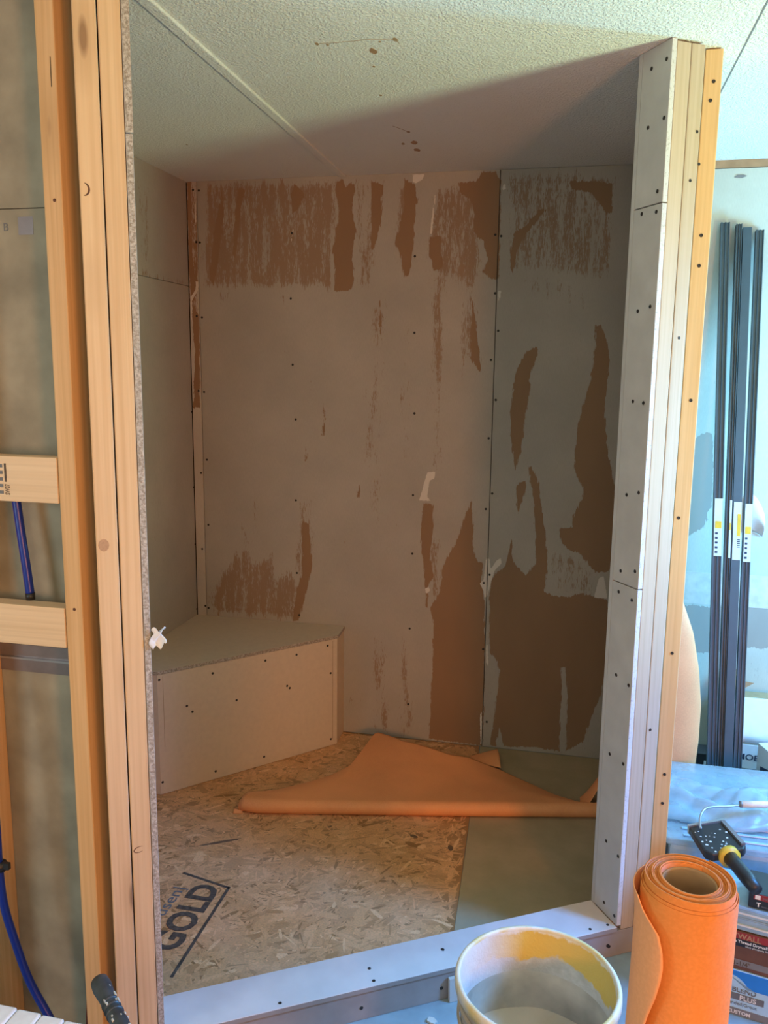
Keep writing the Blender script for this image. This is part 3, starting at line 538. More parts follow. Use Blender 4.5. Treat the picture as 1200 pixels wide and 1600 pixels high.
M['knot_soft'] = plain('brown_knot', (.46, .27, .15), .7, vary=.1, scale=200)
def ring_knot(par, x, z, rx, rz, a0, a1, tilt=0, wd=.0022):
    pts = []
    for k in range(13):
        a = a0+(a1-a0)*k/12; u, v = rx*math.cos(a), rz*math.sin(a); pts.append((x+u*math.cos(tilt)-v*math.sin(tilt), .0010, z+u*math.sin(tilt)+v*math.cos(tilt)))
    link('knot', bm_tube(pts, [wd*(.5+.5*math.sin(math.pi*k/12)) for k in range(13)], seg=8), 'knot', par, True)
ring_knot(sb, -.0125, 1.799, .0085, .0105, -1.7, 1.5)
ring_knot(sa, -.0042, .522, .0115, .0060, 0, 6.0, .25, .0015)
link('knot', bm_prism([(.010*math.cos(t_*.524)-.012, .012*math.sin(t_*.524)) for t_ in range(12)], -.0003, .0003), 'knot_soft', sb, rot=(math.pi/2, 0, 0), loc=(.006, 0, 1.1565))
ws = thing('wall_stud', 'amber pine stud left of the dark slot beside the left doorway post', 'stud', (-.9405, 1.43, 0))
link('timber', bm_box(-.0190, .0190, 0, .089, 0, zt), 'pine_amber', ws, bevel=.0022)
for kx_, kz_ in ((.003, 1.788), (.001, 1.020)): link('knot', bm_prism([(.0035*math.cos(t_*.9), .0035*math.sin(t_*.9)) for t_ in range(7)], -.0003, .0003), 'knot', ws, rot=(math.pi/2, 0, 0), loc=(kx_, 0, kz_))
link('pencil_crack', bm_box(.008, .0095, -.0003, .001, 1.98, 2.03), 'dark_gap', ws)
wb = thing('wall_stud', 'pine stud at the far left edge behind the blue pipe', 'stud', (-1.199, 1.43, 0))
link('timber', bm_box(-.019, .019, 0, .089, 0, zt), 'pine_amber', wb, bevel=.0022)

# jamb boards
JZ = [(.086, .9765), (.979, 1.8655), (1.868, zt)]
LB = ['drywall strip on the right doorway jamb, lowest of three', 'drywall strip on the right doorway jamb, middle of three', 'drywall strip on the right doorway jamb, topmost of three']
for (z0, z1), lb in zip(JZ, LB):
    o = thing('drywall_strip', lb, 'drywall strip', dw(0, 0, z0), CA)
    link('board', bm_box(0, .0127, 0.0006, .103, 0, z1-z0), 'paper', o, bevel=.0008)
    link('cut_edge', bm_box(.0006, .0123, -.0002, .0008, .0005, z1-z0-.0005), 'gypsum_white', o)
    for d, z in JAMB_SCREWS:
        if z0 < z < z1: screw(o, (0, d, z-z0), (-1, 0, 0))
for (z0, z1), lb in zip([(.001, 1.9), (1.902, zt)], ['long drywall strip on the left doorway jamb with a tape scrap on its edge', 'short drywall strip at the top of the left doorway jamb']):
    o = thing('drywall_strip', lb, 'drywall strip', dw(-1.1430, 0, z0), CA)
    off = 0 if z0 < 1 else -.001
    link('board', bm_box(0, .0125, .0006, .103, 0, z1-z0), 'paper', o, bevel=.0008)
    link('cut_edge', bm_box(.0008, .0120+(.0015 if off else 0), -.0002, .0008, .0005, z1-z0-.0005), 'gypsum', o)
def scrap_fn(u, v):
    return Vector((.0005+.030*u+.006*math.sin(7*v+2*u), -.012-.010*math.sin(3*u+5*v)*u, -.045*v*(1-.25*u)+.006*math.sin(9*u)))
o = sheet('tape_scrap', scrap_fn, 14, 14, 'paper_white', loc=dw(-1.1305, .004, .985), rot=(0, 0, CA)); o.scale = (.8, .8, .9); tag(o, 'small crumpled white tape scrap stuck on the left jamb edge', 'tape scrap')

# left wing: board, blocks, pipes
wing = struct('wall_front_left', bm_box(-2.55, -.962, 1.519, 1.532, 0, 1.7925), 'wing_board')
link('upper_board', bm_box(-2.55, -.962, 1.520, 1.533, 1.7945, zt), 'wing_board', wing)
link('grey_band', bm_box(-2.55, -.966, 1.5155, 1.5188, .845, .905), 'tin', wing)
link('band_lip', bm_box(-2.55, -.966, 1.508, 1.5158, .874, .878), 'steel', wing)
link('ink_mark', bm_box(-1.078, -1.045, 1.5185, 1.519, 1.744, 1.778), 'tin', wing)
text('B', .022, 'grey_ink', wing, (-1.112, 1.5186, 1.752), (1, 0, 0), (0, 0, 1))
def block(z0, z1, y0, mat, label):
    o = thing('wood_blocking', label, 'blocking', (-1.0705, y0, (z0+z1)/2))
    link('timber', bm_box(-(z1-z0)/2, (z1-z0)/2, 0, .038, -.1085, .1085), mat, o, rot=(0, math.pi/2, 0), bevel=.0018)
    return o
b1 = block(1.229, 1.318, 1.430, 'pine_pale', 'upper pale pine block with a black grade stamp, left of the doorway')
text('SW07', .0145, 'ink', b1, (.0032, -.0004, -.0315), (0, 0, 1), (-1, 0, 0), name='grade_stamp', bold=.0002, sx=.58)
link('stamp_bar', bm_box(-.0065, -.0022, -.0006, 0, -.006, .030), 'ink', b1)
for k in range(5): link('stamp_bar', bm_box(-.0273, -.0105, -.0006, 0, -.030+.013*k, -.0235+.013*k), 'grey_ink', b1)
b2 = block(.938, 1.020, 1.430, 'pine_pale', 'lower pale pine block below the blue pipe end, left of the doorway')
def tube_thing(name, pts, r, mat, label, cat, n=10): return tag(link(name, bm_tube(spline(pts, n), r), mat, None, True), label, cat)
bp = tube_thing('water_pipe', [(-1.088, 1.475, 1.2285), (-1.080, 1.473, 1.16), (-1.071, 1.471, 1.09), (-1.065, 1.470, 1.034)], .0088, 'blue_pipe', 'short straight blue pipe between the two pale wood blocks', 'pipe')
link('pipe_cap', bm_lathe([(0, -.0135), (.0094, -.0135), (.0096, 0), (0, 0)], seg=18), 'black_plastic', bp, True, loc=(-1.065, 1.470, 1.0345))
bp2 = tube_thing('water_pipe', [(-1.155, 1.40, .86), (-1.133, 1.405, .605), (-1.131, 1.405, .46), (-1.126, 1.405, .373), (-1.109, 1.405, .301), (-1.077, 1.405, .201), (-1.036, 1.405, .124), (-.985, 1.40, .045), (-.95, 1.39, .009)], .0085, 'blue_pipe', 'long bent blue pipe running down to the floor at lower left', 'pipe')
link('pipe_clip', bm_tube([(-1.128, 1.405, .448), (-1.127, 1.405, .466)], .0125), 'black_plastic', bp2, True)
link('clip_tail', bm_box(-1.122, -1.104, 1.399, 1.407, .454, .468), 'black_plastic', bp2)
tube_thing('water_pipe', [(-.963, 1.49, .36), (-.972, 1.488, .25), (-.985, 1.486, .12), (-.992, 1.485, .009)], .0085, 'red_pipe', 'dark red pipe behind the amber stud at lower left', 'pipe')

# ================================================================ corner bench
BH = .460
bt = [(-1.5195, 3.1985), (-.8700, 3.1985), (-.8640, 3.078), (-1.3580, 2.524), (-1.5195, 2.524)]
bench = thing('corner_bench', 'drywall-covered corner bench built across the rear left corner of the stall', 'bench', (-1.3, 2.9, 0))
ol = lambda P: [(x+1.3, y-2.9) for x, y in P]
link('seat_board', bm_prism(ol(bt), BH-.0127, BH, side=1), ['cement', 'gypsum'], bench, bevel=.0008)
def wallseg(a, b, z0, z1, th=.0127, mat='cement', name='front_panel', inset=0):
    a = Vector((*a, 0))-Vector((-1.3, 2.9, 0)); b = Vector((*b, 0))-Vector((-1.3, 2.9, 0)); d = (b-a).normalized(); nn = Vector((d.y, -d.x, 0))
    a, b = a+d*inset, b-d*inset
    return link(name, bm_prism([tuple((a-nn*.002)[:2]), tuple((b-nn*.002)[:2]), tuple((b-nn*(.002+th))[:2]), tuple((a-nn*(.002+th))[:2])], z0, z1), mat, bench, bevel=.0008), a, b, d, nn
_, fa, fb, fd, fn_ = wallseg((-1.3552, 2.5264), (-.866, 3.075), 0.0058, BH-.0135)
wallseg((-.866, 3.075), (-.872, 3.1985), 0.0058, BH-.0135, name='end_panel')
wallseg((-1.5195, 2.5264), (-1.3552, 2.5264), 0.0058, BH-.0135, name='end_panel')
link('panel_joint', bm_prism([tuple((fb-fd*.022+fn_*-.0016)[:2]), tuple((fb-fd*.020+fn_*-.0016)[:2]), tuple((fb-fd*.020-fn_*.004)[:2]), tuple((fb-fd*.022-fn_*.004)[:2])], .03, BH-.02), 'cardboard', bench)
link('panel_joint', bm_prism([tuple((fa+fd*.020+fn_*-.0016)[:2]), tuple((fa+fd*.0215+fn_*-.0016)[:2]), tuple((fa+fd*.0215-fn_*.004)[:2]), tuple((fa+fd*.020-fn_*.004)[:2])], .18, BH-.02), 'cardboard', bench)
for s, z in BENCH_SCREWS: screw(bench, fa+fd*max(s, .008)+fn_*(-.002)+Vector((0, 0, min(z, .44))), tuple(fn_))
link('framing', bm_prism(ol([(-1.50, 3.18), (-.90, 3.18), (-.89, 3.09), (-1.36, 2.56), (-1.50, 2.56)]), .0058, BH-.014), 'pine', bench)

# ================================================================ orange membrane on the floor
def resample(P, n):
    P = [Vector((p[0], p[1], 0)) for p in P]; L = [0]
    for a, b in zip(P, P[1:]): L.append(L[-1]+(b-a).length)
    out = []
    for i in range(n):
        t = L[-1]*i/(n-1); k = 0
        while k < len(L)-2 and L[k+1] < t: k += 1
        out.append(P[k].lerp(P[k+1], (t-L[k])/max(1e-9, L[k+1]-L[k])))
    return out
SB = SHEET_BACK[1:]+[(.14, 2.765), (.16, 2.90)]
SFp = [(-1.040, 2.480), (-.98, 2.478), (-.67, 2.545), (-.29, 2.628), (.158, 2.730)]
def membrane_sheet():
    NU, NV = 90, 60
    fr = resample(SFp, NU)
    bxs = [p[0] for p in SB]
    # back edge sampled at same x as the front edge so that columns run straight back
    def backy(x):
        best = None
        for a, b in zip(SB, SB[1:]):
            if min(a[0], b[0])-1e-9 <= x <= max(a[0], b[0])+1e-9:
                y = a[1]+(b[1]-a[1])*((x-a[0])/(b[0]-a[0]) if abs(b[0]-a[0]) > 1e-9 else 0)
                best = y if best is None else max(best, y)
        return best if best is not None else SB[0][1]
    rows = []
    R = .024
    for i in range(NU):
        f = fr[i]; x = f.x; by = max(backy(x), f.y+.055)
        col = []
        for j in range(NV):
            t = j/(NV-1)
            if j < 16:                               # front fold: curls under and over
                a = -math.pi*.60 + (math.pi*1.12)*(j/15)
                yy = f.y+R+R*math.cos(math.pi-a)*1.0 if 0 else f.y+R-R*math.cos(a); zz = .0045+R+R*math.sin(a)
            else:
                q = (j-15)/(NV-16); y0 = f.y+R-R*math.cos(math.pi*.52); z0 = .0045+R+R*math.sin(math.pi*.52)
                yy = y0+(by-y0)*q
                hump = .020*math.exp(-((x+.62)/.16)**2)*math.sin(math.pi*min(1, q*1.0))+.016*math.sin(x*7+q*3.2)*q*(1-q)*2+.010*math.sin(math.pi*q)
                zb_ = .014+.062*math.exp(-((x+.56)/.27)**2); zz = z0*(1-q)+zb_*q+.010*math.sin(math.pi*q)*math.sin(x*6+1.2)+.004*math.sin(x*23+q*9)*q*(1-q)
            col.append(Vector((x, yy, max(zz, .0056))))
        rows.append(col)
    bm = bmesh.new(); g = [[bm.verts.new(p) for p in c] for c in rows]
    for i in range(NU-1):
        for j in range(NV-1): bm.faces.new((g[i][j], g[i+1][j], g[i+1][j+1], g[i][j+1]))
    o = link('membrane_sheet', bm, 'membrane_floor', None, True)
    md = o.modifiers.new('solid', 'SOLIDIFY'); md.thickness = .0011; md.offset = 1
    return o
ms = membrane_sheet(); tag(ms, 'orange waterproofing membrane sheet spread loosely on the stall floor', 'membrane sheet')
def rolled_end(u, v):
    a = -2.2+5.4*v; r = .021-.006*v+.002*math.sin(3*u); x = -1.046+.085*u*(1-.35*v)
    return Vector((x, 2.499+.019*u-r*math.cos(a)*1.0, .0055+.021+r*math.sin(a)))
sheet('curled_end', rolled_end, 16, 28, 'membrane_floor', ms, .001)
sheet('folded_tip', lambda u, v: Vector((-1.062+.03*u, 2.470+.012*v+.008*u, .0055+.012*v*(1-u*.4))), 5, 6, 'membrane_floor', ms, .001)
def flap_fn(u, v):
    a = Vector((-.335, 3.085, .010)).lerp(Vector((-.232, 3.150, .022)), u); b = Vector((-.300, 3.03, .012)).lerp(Vector((-.205, 3.00, .018)), u)
    p = a.lerp(b, v); p.z += .016*math.sin(math.pi*v)*u; return p
sheet('back_flap', flap_fn, 12, 12, 'membrane_floor', ms, .001)
def wall_curl(u, v):
    x = .085+.074*u; z = .006+(.135*u**1.3)*(1-v*.25)+.012*math.sin(3.1*v); y = 2.745+.12*v+.02*u
    return Vector((min(x, .1595), y, z))
sheet('upturned_end', wall_curl, 18, 14, 'membrane_floor', ms, .001)

# ================================================================ mud bucket
bk = thing('plastic_bucket', 'cream plastic bucket smeared with joint compound in front of the curb', 'bucket', (-.016, 1.425, 0))
Rr = .152; hz = .385
link('shell', bm_lathe([(0, 0), (.128, 0), (.131, .004), (Rr-.010, hz-.03), (Rr-.007, hz-.004)], seg=80), 'bucket_out', bk, True)
link('inner_wall', bm_lathe([(Rr-.009, hz-.002), (Rr-.012, hz-.03), (.140, .20), (.134, .10)], seg=80), 'bucket_in', bk, True)
link('rim', bm_lathe([(Rr-.0095, hz-.006), (Rr-.0095, hz-.001), (Rr-.007, hz+.001), (Rr-.002, hz), (Rr, hz-.004), (Rr+.0005, hz-.018), (Rr-.004, hz-.020), (Rr-.0045, hz-.007)], seg=80), 'bucket_rim', bk, True)
bmm = bm_grid(lambda u, v: Vector(((.001+.1425*u)*math.cos(2*math.pi*v), (.001+.1425*u)*math.sin(2*math.pi*v), .205+.010*math.sin(9*u*math.cos(6.28*v)+1)*u*(1-u)*2+.012*u**6+.004*math.sin(5*u*math.sin(6.28*v)))), 30, 73)
link('joint_compound', bmm, 'mud', bk, True)
for zz in (.30, .335): link('outer_ring', bm_lathe([(Rr-.0105, zz), (Rr-.005, zz+.002), (Rr-.005, zz+.005), (Rr-.0100, zz+.007)], seg=80), 'bucket_out', bk, True)

# ================================================================ orange membrane roll
RX, RY, RZ = .1365, .827, .988
roll = thing('membrane_roll', 'upright orange membrane roll around a cardboard core in the right foreground', 'membrane roll', (RX, RY, 0))
# core tube
link('cardboard_core', bm_lathe([(.0272, 0), (.0272, RZ-.004), (.0255, RZ-.003), (.0250, RZ-.006), (.0250, .004)], seg=48), 'cardboard', roll, True)
def windings():
    bm = bmesh.new(); turns, per = 11, 56; r0, r1 = .0274, .0440; N = turns*per; top = []; bot = []
    for i in range(N+1):
        a = 2*math.pi*i/per+1.0; q = i/N; r = r0+(r1-r0)*q+.0004*math.sin(3*a+q*5)
        z = RZ+.0016*math.sin(q*turns*1.3)-.0012*math.cos(a)
        top.append((r, a, z))
    vt = [bm.verts.new((r*math.cos(a), r*math.sin(a), z)) for r, a, z in top]; vb = [bm.verts.new((r*math.cos(a), r*math.sin(a), .002)) for r, a, z in top]
    for i in range(N): bm.faces.new((vb[i], vb[i+1], vt[i+1], vt[i]))
    o = link('windings', bm, 'membrane', roll, True); md = o.modifiers.new('s', 'SOLIDIFY'); md.thickness = .00125; md.offset = 0
windings()
def wrap_top(r, z, name):
    def f(u, v):
        a = 2*math.pi*u; return Vector((r*math.cos(a)*(1+.006*math.sin(2*a)), r*math.sin(a), (z-.001*math.cos(a))*(1-v)+.002*v))
    sheet(name, f, 97, 3, 'membrane', roll, .0009)
wrap_top(.0452, RZ-.006, 'outer_winding'); wrap_top(.0466, RZ-.009, 'outer_winding')
def edge_theta(z):
    P = [(RZ-.004, 193), (RZ-.009, 205), (RZ-.020, 216), (RZ-.028, 227), (RZ-.036, 236), (RZ-.052, 241), (RZ-.068, 242.5), (RZ-.084, 241), (RZ-.104, 237), (RZ-.128, 230), (RZ-.146, 226), (RZ-.2, 214), (.5, 205), (0, 200)]
    for (za, ta), (zb, tb) in zip(P, P[1:]):
        if za >= z >= zb:
            q = (za-z)/(za-zb); return math.radians(ta+(tb-ta)*q)
    return math.radians(P[0][1] if z > P[0][0] else P[-1][1])
def loose(u, v):
    z = (RZ-.006-.004*u)-(RZ-.014)*(v**2.0)
    te = edge_theta(z); a = math.radians(20)+(te-math.radians(20))*u
    lift = .0095*max(0, (u-.45)/.55)**1.6
    return Vector(((.0478+lift)*math.cos(a), (.0478+lift)*math.sin(a), z))
sheet('loose_outer_wrap', loose, 70, 110, 'membrane_pale', roll, .0011)

# ================================================================ stacked cartons at the right
A0 = math.atan2(-.2275, .974)
def stack(name, label, cat, z0, z1, x0, x1, dep, mat, front=0.0, rz=0):
    p = Vector((.445, 1.905, 0))+Vector((.4450, 1.905, 0)).normalized()*front
    o = thing(name, label, cat, (p.x, p.y, z0), A0+rz)
    link('box_body', bm_box(x0, x1, 0, dep, 0, z1-z0), mat, o, bevel=.002)
    return o
def lab(o, x0, x1, z0, z1, mat, name='printed_panel', y=-.0008): return link(name, bm_box(x0, x1, y, .0006, z0, z1), mat, o)
fx, fz = (1, 0, 0), (0, 0, 1)
o = stack('grout_box', 'blue and white grout box at the bottom of the right-hand stack', 'box', 0, .1155, -.13, .12, .16, 'pale_blue_card')
lab(o, -.129, .119, .074, .1145, 'blue_card'); lab(o, -.129, .119, .002, .019, 'grey_card')
def arc(o):
    P = [(-.10, .073)]+[(-.03+.052*math.cos(a), .052+.058*math.sin(a)*.9) for a in [math.radians(t) for t in range(140, 19, -12)]]+[(.03, .073)]
    bm = bm_prism([(a, b) for a, b in P], 0, .0006); link('printed_arc', bm, 'pale_blue_card', o, loc=(0, -.0009, 0), rot=(math.pi/2, 0, 0))
arc(o)
text('POLYBLEND', .0175, 'grey_ink', o, (-.060, -.0012, .062), fx, fz, bold=.0002, sx=.98)
lab(o, -.022, .052, .0415, .0575, 'grey_ink', 'printed_badge', -.0011)
text('PLUS', .0165, 'white_ink', o, (-.001, -.0015, .0440), fx, fz, bold=.0003, sx=1.02)
text('Non-Sanded|Grout', .0115, 'grey_ink', o, (-.052, -.0012, .0285), fx, fz)
text('CUSTOM', .0125, 'white_ink', o, (-.025, -.0012, .0055), fx, fz, bold=.0003, sx=1.0)
o = stack('screw_carton', 'brown drywall screw carton standing on the blue grout box', 'carton', .1165, .2135, -.12, .13, .14, 'brown_card', .004)
lab(o, -.119, .129, .010, .026, 'grey_card'); lab(o, -.119, .129, .060, .078, 'black_plastic'); lab(o, -.119, .129, .079, .0955, 'dark_red')
text('DRYWALL', .0185, 'brown_trim', o, (-.052, -.0012, .0800), fx, fz, bold=.0004)
text('Coarse Thread Drywall Screws', .0100, 'white_ink', o, (-.047, -.0012, .0690), fx, fz, bold=.0002)
text('black phosphate finish', .0062, 'white_ink', o, (.002, -.0012, .0615), fx, fz)
text('1-1/4"', .0155, 'ink', o, (-.022, -.0012, .0115), fx, fz, bold=.0002)
o = stack('plastic_case', 'clear blue plastic case on top of the brown screw carton', 'case', .2145, .2740, -.12, .14, .15, 'tub', .008)
for k, z in enumerate((.012, .030, .042, .053)): link('moulded_rib', bm_box(-.121, .141, -.004, .151, z, z+.004), 'film' if k % 2 else 'white_card', o, bevel=.001)
o = stack('blade_box', 'black box with a red band leaning on the clear plastic case', 'box', .2765, .3130, -.0, .16, .10, 'black_plastic', .012, .02)
lab(o, .010, .159, .022, .0355, 'dark_red'); lab(o, .013, .0245, .0235, .0335, 'white_ink', 'printed_badge', -.0012)
text('MILLED', .0075, 'grey_ink', o, (.030, -.0012, .0255), fx, fz); text('T', .014, 'white_ink', o, (.017, -.0012, .006), fx, fz, bold=.0006)
text('blades', .006, 'grey_ink', o, (.028, -.0012, .006), fx, fz)

tote = thing('storage_tote', 'pale blue plastic tote behind the stack of cartons', 'tote', (.53, 2.35, 0))
link('tub', bm_prism([(-.235, -.215), (.235, -.235), (.255, .235), (-.235, .235)], .002, .285), 'tub', tote, bevel=.012)
link('lid', bm_prism([(-.243, -.220), (.245, -.243), (.265, .245), (-.243, .243)], .286, .304), 'film', tote, bevel=.004)
for k in range(4): link('lid_rib', bm_box(-.20, .24, -.205+.035*k, -.195+.035*k, .304, .3085), 'tub', tote, bevel=.002)
def bag(u, v):
    x = -.19+.36*u; y = -.12+.24*v
    h = .075*math.sin(math.pi*min(1, max(0, u)))**.6*math.sin(math.pi*v)**.55
    z = h*(.55+.35*math.sin(5.5*u+2)+.18*math.sin(13*v+7*u)+.12*abs(math.sin(17*u-9*v)))+.003
    return Vector((x+.012*math.sin(9*v), y+.014*math.sin(8*u), max(z, .002)))
o = sheet('plastic_bag', bag, 40, 30, 'film', None, .0006, loc=(.430, 2.32, .309)); tag(o, 'crumpled translucent plastic bag on the blue tote', 'plastic bag')

# scraper / sanding head
mp = thing('scraper_tool', 'black paint-speckled scraper head with a yellow collar behind the orange roll', 'scraper', (.398, 2.045, .340))
q = Vector((.404-.340, 2.147-2.065, 0)); 
hx = Vector((.34, -.94, 0)).normalized(); rz = math.atan2(hx.y, hx.x)
ho = bpy.data.objects
head = link('head', bm_prism([(-.070, -.042), (.030, -.052), (.048, -.040), (.048, .040), (.036, .052), (-.066, .050)], .0, .024), 'black_plastic', mp, bevel=.005, rot=(.12, .05, rz))
link('head_edge', bm_box(-.072, -.064, -.044, .052, .004, .028), 'steel', mp, rot=(.12, .05, rz))
link('top_plate', bm_box(-.060, .036, .040, .050, .020, .030), 'tin', mp, rot=(.12, .05, rz))
link('collar', bm_tube([(.044, 0, .012), (.058, 0, .012)], .026), 'yellow', mp, True, rot=(.12, .05, rz))
link('handle', bm_tube([(.056, 0, .012), (.09, 0, .012), (.13, 0, .011), (.17, 0, .008)], [.018, .0165, .0175, .014]), 'black_plastic', mp, True, rot=(.12, .05, rz))
for k in range(26):
    a, b = random.uniform(-.045, .042), random.uniform(-.04, .036); r = random.uniform(.0010, .0034)
    link('compound_speck', bm_lathe([(0, .0008), (r*.6, .0007), (r, 0)], seg=7), 'mud_speck', mp, loc=Matrix.Rotation(rz, 3, 'Z') @ (Matrix.Rotation(.05, 3, 'Y') @ (Matrix.Rotation(.12, 3, 'X') @ Vector((a, b, .0241)))), rot=(.12, .05, rz))
pr_ = thing('paint_roller', 'paint roller with bent wire frame and pale nap at the right edge', 'paint roller', (.478, 2.212, .374))
link('roller_nap', bm_tube([(.0, .0, .004), (.05, .012, .004), (.13, .03, .004)], .0085, seg=18), 'foam', pr_, True)
link('roller_end', bm_tube([(-.004, -.001, .004), (.001, 0, .004)], .0088), 'tin', pr_, True)
link('wire_frame', bm_tube(spline([(0, 0, .002), (-.03, -.014, .002), (-.070, -.030, .004), (-.098, -.050, .004), (-.113, -.085, .000), (-.120, -.128, .002), (-.1215, -.150, .004)], 6), .0032), 'steel', pr_, True)

# things behind: cartons, paper, bars, sheet
def carton(name, label, cat, c, rz, w_, d_, h_, mat):
    o = thing(name, label, cat, c, rz); link('box_body', bm_box(-w_/2, w_/2, 0, d_, 0, h_), mat, o, bevel=.0015); return o
o = carton('faucet_carton', 'white and grey faucet carton behind the black bars', 'carton', (.612, 2.965, .002), -.06, .150, .07, .222, 'white_card')
lab(o, -.0745, .0745, .085, .135, 'grey_card')
lab(o, -.0745, .0745, .003, .075, 'cardboard'); lab(o, -.026, -.0205, .0, .09, 'white_ink', 'tape_strip')
text('MOEN', .030, 'navy', o, (.000, -.0012, .168), (1, 0, -.04), fz, bold=.0004, sx=1.12)
text('bath trim kit', .013, 'white_ink', o, (-.050, -.0012, .140), (1, 0, -.06), fz) if 0 else text('Adler', .014, 'white_ink', o, (-.010, -.0012, .112), (1, 0, -.06), fz)
o = carton('small_carton', 'white carton with dark printed diamonds at the right edge', 'carton', (.730, 2.76, .002), .30, .085, .12, .275, 'white_card')
for k in range(4):
    link('printed_diamond', bm_prism([(.020, .075+.040*k), (.095, .060+.040*k), (.095, .084+.040*k), (.020, .099+.040*k)], -.0004, .0004), 'navy', o, loc=(-.0429, 0, 0), rot=(math.pi/2, 0, math.pi/2))
lab(o, -.036, -.020, .01, .19, 'navy', 'printed_panel')
o = carton('humidity_carton', 'pale carton partly hidden between the orange sheet and black bars', 'carton', (.505, 2.9, .002), 0, .075, .10, .118, 'white_card')
text('DEH', .020, 'navy', o, (-.031, -.0012, .092), fx, fz, bold=.0003)
for k in range(6): lab(o, -.030, .030, .012+.012*k, .0145+.012*k, 'grey_ink', 'printed_line')
o = carton('black_carton', 'black and white box standing on the pale carton behind the bars', 'box', (.508, 2.912, .121), 0, .070, .08, .075, 'black_plastic')
lab(o, -.012, .030, .0, .05, 'white_card')
o = sheet('paper_sheet', lambda u, v: Vector((.545+.27*u, 2.962+.062*v, .228+.145*v**.7+.012*math.sin(6*u+2*v)*(1-v)*.4)), 20, 14, 'paper_white', None, .0006)
tag(o, 'large white sheet of paper draped over the faucet carton', 'paper')
o = thing('open_carton', 'open tan cardboard box with raised flaps against the rear wall', 'carton', (.68, 3.10, .002))
link('box_body', bm_box(-.105, .12, -.045, .06, 0, .345), 'cardboard', o, bevel=.002)
link('flap', bm_prism([(-.095, 0), (-.040, 0), (-.036, .072), (-.070, .085), (-.090, .080)], 0, .004), 'cardboard', o, loc=(0, .052, .345), rot=(math.pi/2-.15, 0, 0))
link('flap', bm_prism([(-.022, .015), (.008, .035), (-.040, .040)], 0, .004), 'brown_trim', o, loc=(0, .050, .345), rot=(math.pi/2-.15, 0, 0))

def bar(xt, zt_, xb, yb, w_, d_, label, lip=0):
    """long aluminium channel leaning on the rear wall"""
    top = Vector((xt, BY-.006-d_, zt_)); bot = Vector((xb, yb, .004)); ax = (top-bot).normalized(); L = (top-bot).length
    side = Vector((1, 0, 0)); side = (side-ax*side.dot(ax)).normalized(); dep = ax.cross(side)  # dep points away from the viewer or towards
    if dep.y < 0: dep = -dep
    o = thing('metal_bar', label, 'metal bar'); m = Matrix((side, dep, ax)).transposed()
    if m.determinant() < 0: m = Matrix((-side, dep, ax)).transposed()
    m = m.to_4x4(); m.translation = bot; o.matrix_world = m
    bm = bmesh.new(); a = w_/2
    prof = [(-a, 0), (-a*.7, 0), (-a*.62, d_*.18), (-a*.12, d_*.18), (0, 0), (a*.12, 0), (a*.2, d_*.18), (a*.7, d_*.18), (a*.78, 0), (a, 0), (a, d_), (-a, d_)] if not lip else [(-a, 0), (a, 0), (a, d_), (-a, d_)]
    link('channel', bm_prism(prof, 0, L), 'dark_metal', o)
    return o, w_, L
bl = [(.4735, 2.002, .5125, 2.80, .029, .022, 'charcoal metal bar leaning on the rear wall, leftmost of four', 0),
      (.5170, 1.995, .537, 2.80, .018, .030, 'charcoal metal bar leaning on the rear wall, second from left', 0),
      (.5455, 1.984, .5605, 2.79, .028, .020, 'wide flat charcoal metal bar leaning on the rear wall, third from left', 1),
      (.586, 1.975, .5895, 2.79, .026, .022, 'charcoal metal bar leaning on the rear wall, rightmost of four', 0)]
for i, b in enumerate(bl):
    o, w_, L = bar(*b)
    z = L*.490; 
    lbm = 'white_card'
    link('paper_label', bm_box((-.4 if i != 1 else .1)*w_, .48*w_, -.0012, -.0002, z-.100, z+.095), 'white_card', o)
    link('label_stripe', bm_box((-.3 if i != 1 else .15)*w_, .40*w_, -.0018, -.0010, z-.006, z+.018) if i != 2 else bm_box(.05*w_, .42*w_, -.0018, -.0010, z-.02, z+.055), 'yellow', o)
    if i != 1:
        for k in range(5): link('label_text', bm_box(-.28*w_, .02*w_, -.0017, -.0010, z-.090+.016*k, z-.083+.016*k) if i != 2 else bm_box(.1*w_, .4*w_, -.0017, -.0010, z-.058+.006*k, z-.055+.006*k), 'navy', o)

def upright(u, v):
    z = .004+.93*v; ww = .145*math.sin(math.pi*(.17+.83*(1-v))*.5)**.9*(1-.0*v)
    wd = [.115, .118, .128, .135, .134, .120, .095, .050, .012]
    k = min(len(wd)-2, int(v*(len(wd)-1))); f = v*(len(wd)-1)-k; ww = wd[k]+(wd[k+1]-wd[k])*f
    a = -1.9+3.4*u; r = ww/1.0
    cx = .300
    return Vector((cx+r*math.sin(a)*.98 if a > -1.57 else cx-r, 2.56-.45*r*math.cos(a)+.1, z))
o = sheet('membrane_offcut', upright, 40, 50, 'membrane_pale', None, .001); tag(o, 'tall curled orange membrane offcut standing behind the right doorway post', 'membrane sheet')
def curl(u, v):
    a = 2.4*u; return Vector((.612+.030*math.sin(a)*1.0+.075*v, BY-.004-.030*(1-math.cos(a)), .925+.150*(1-v)+.055*math.sin(a)*v+.02*u))
o = sheet('peeling_paper', lambda u, v: Vector((.616+.066*u, BY-.003-.030*math.sin(math.pi*v)*(.4+.6*u), (.930-.015*u)+(.140-.055*u*u)*v+.012*math.sin(3*u))), 18, 14, 'paper_white', back, .0012)

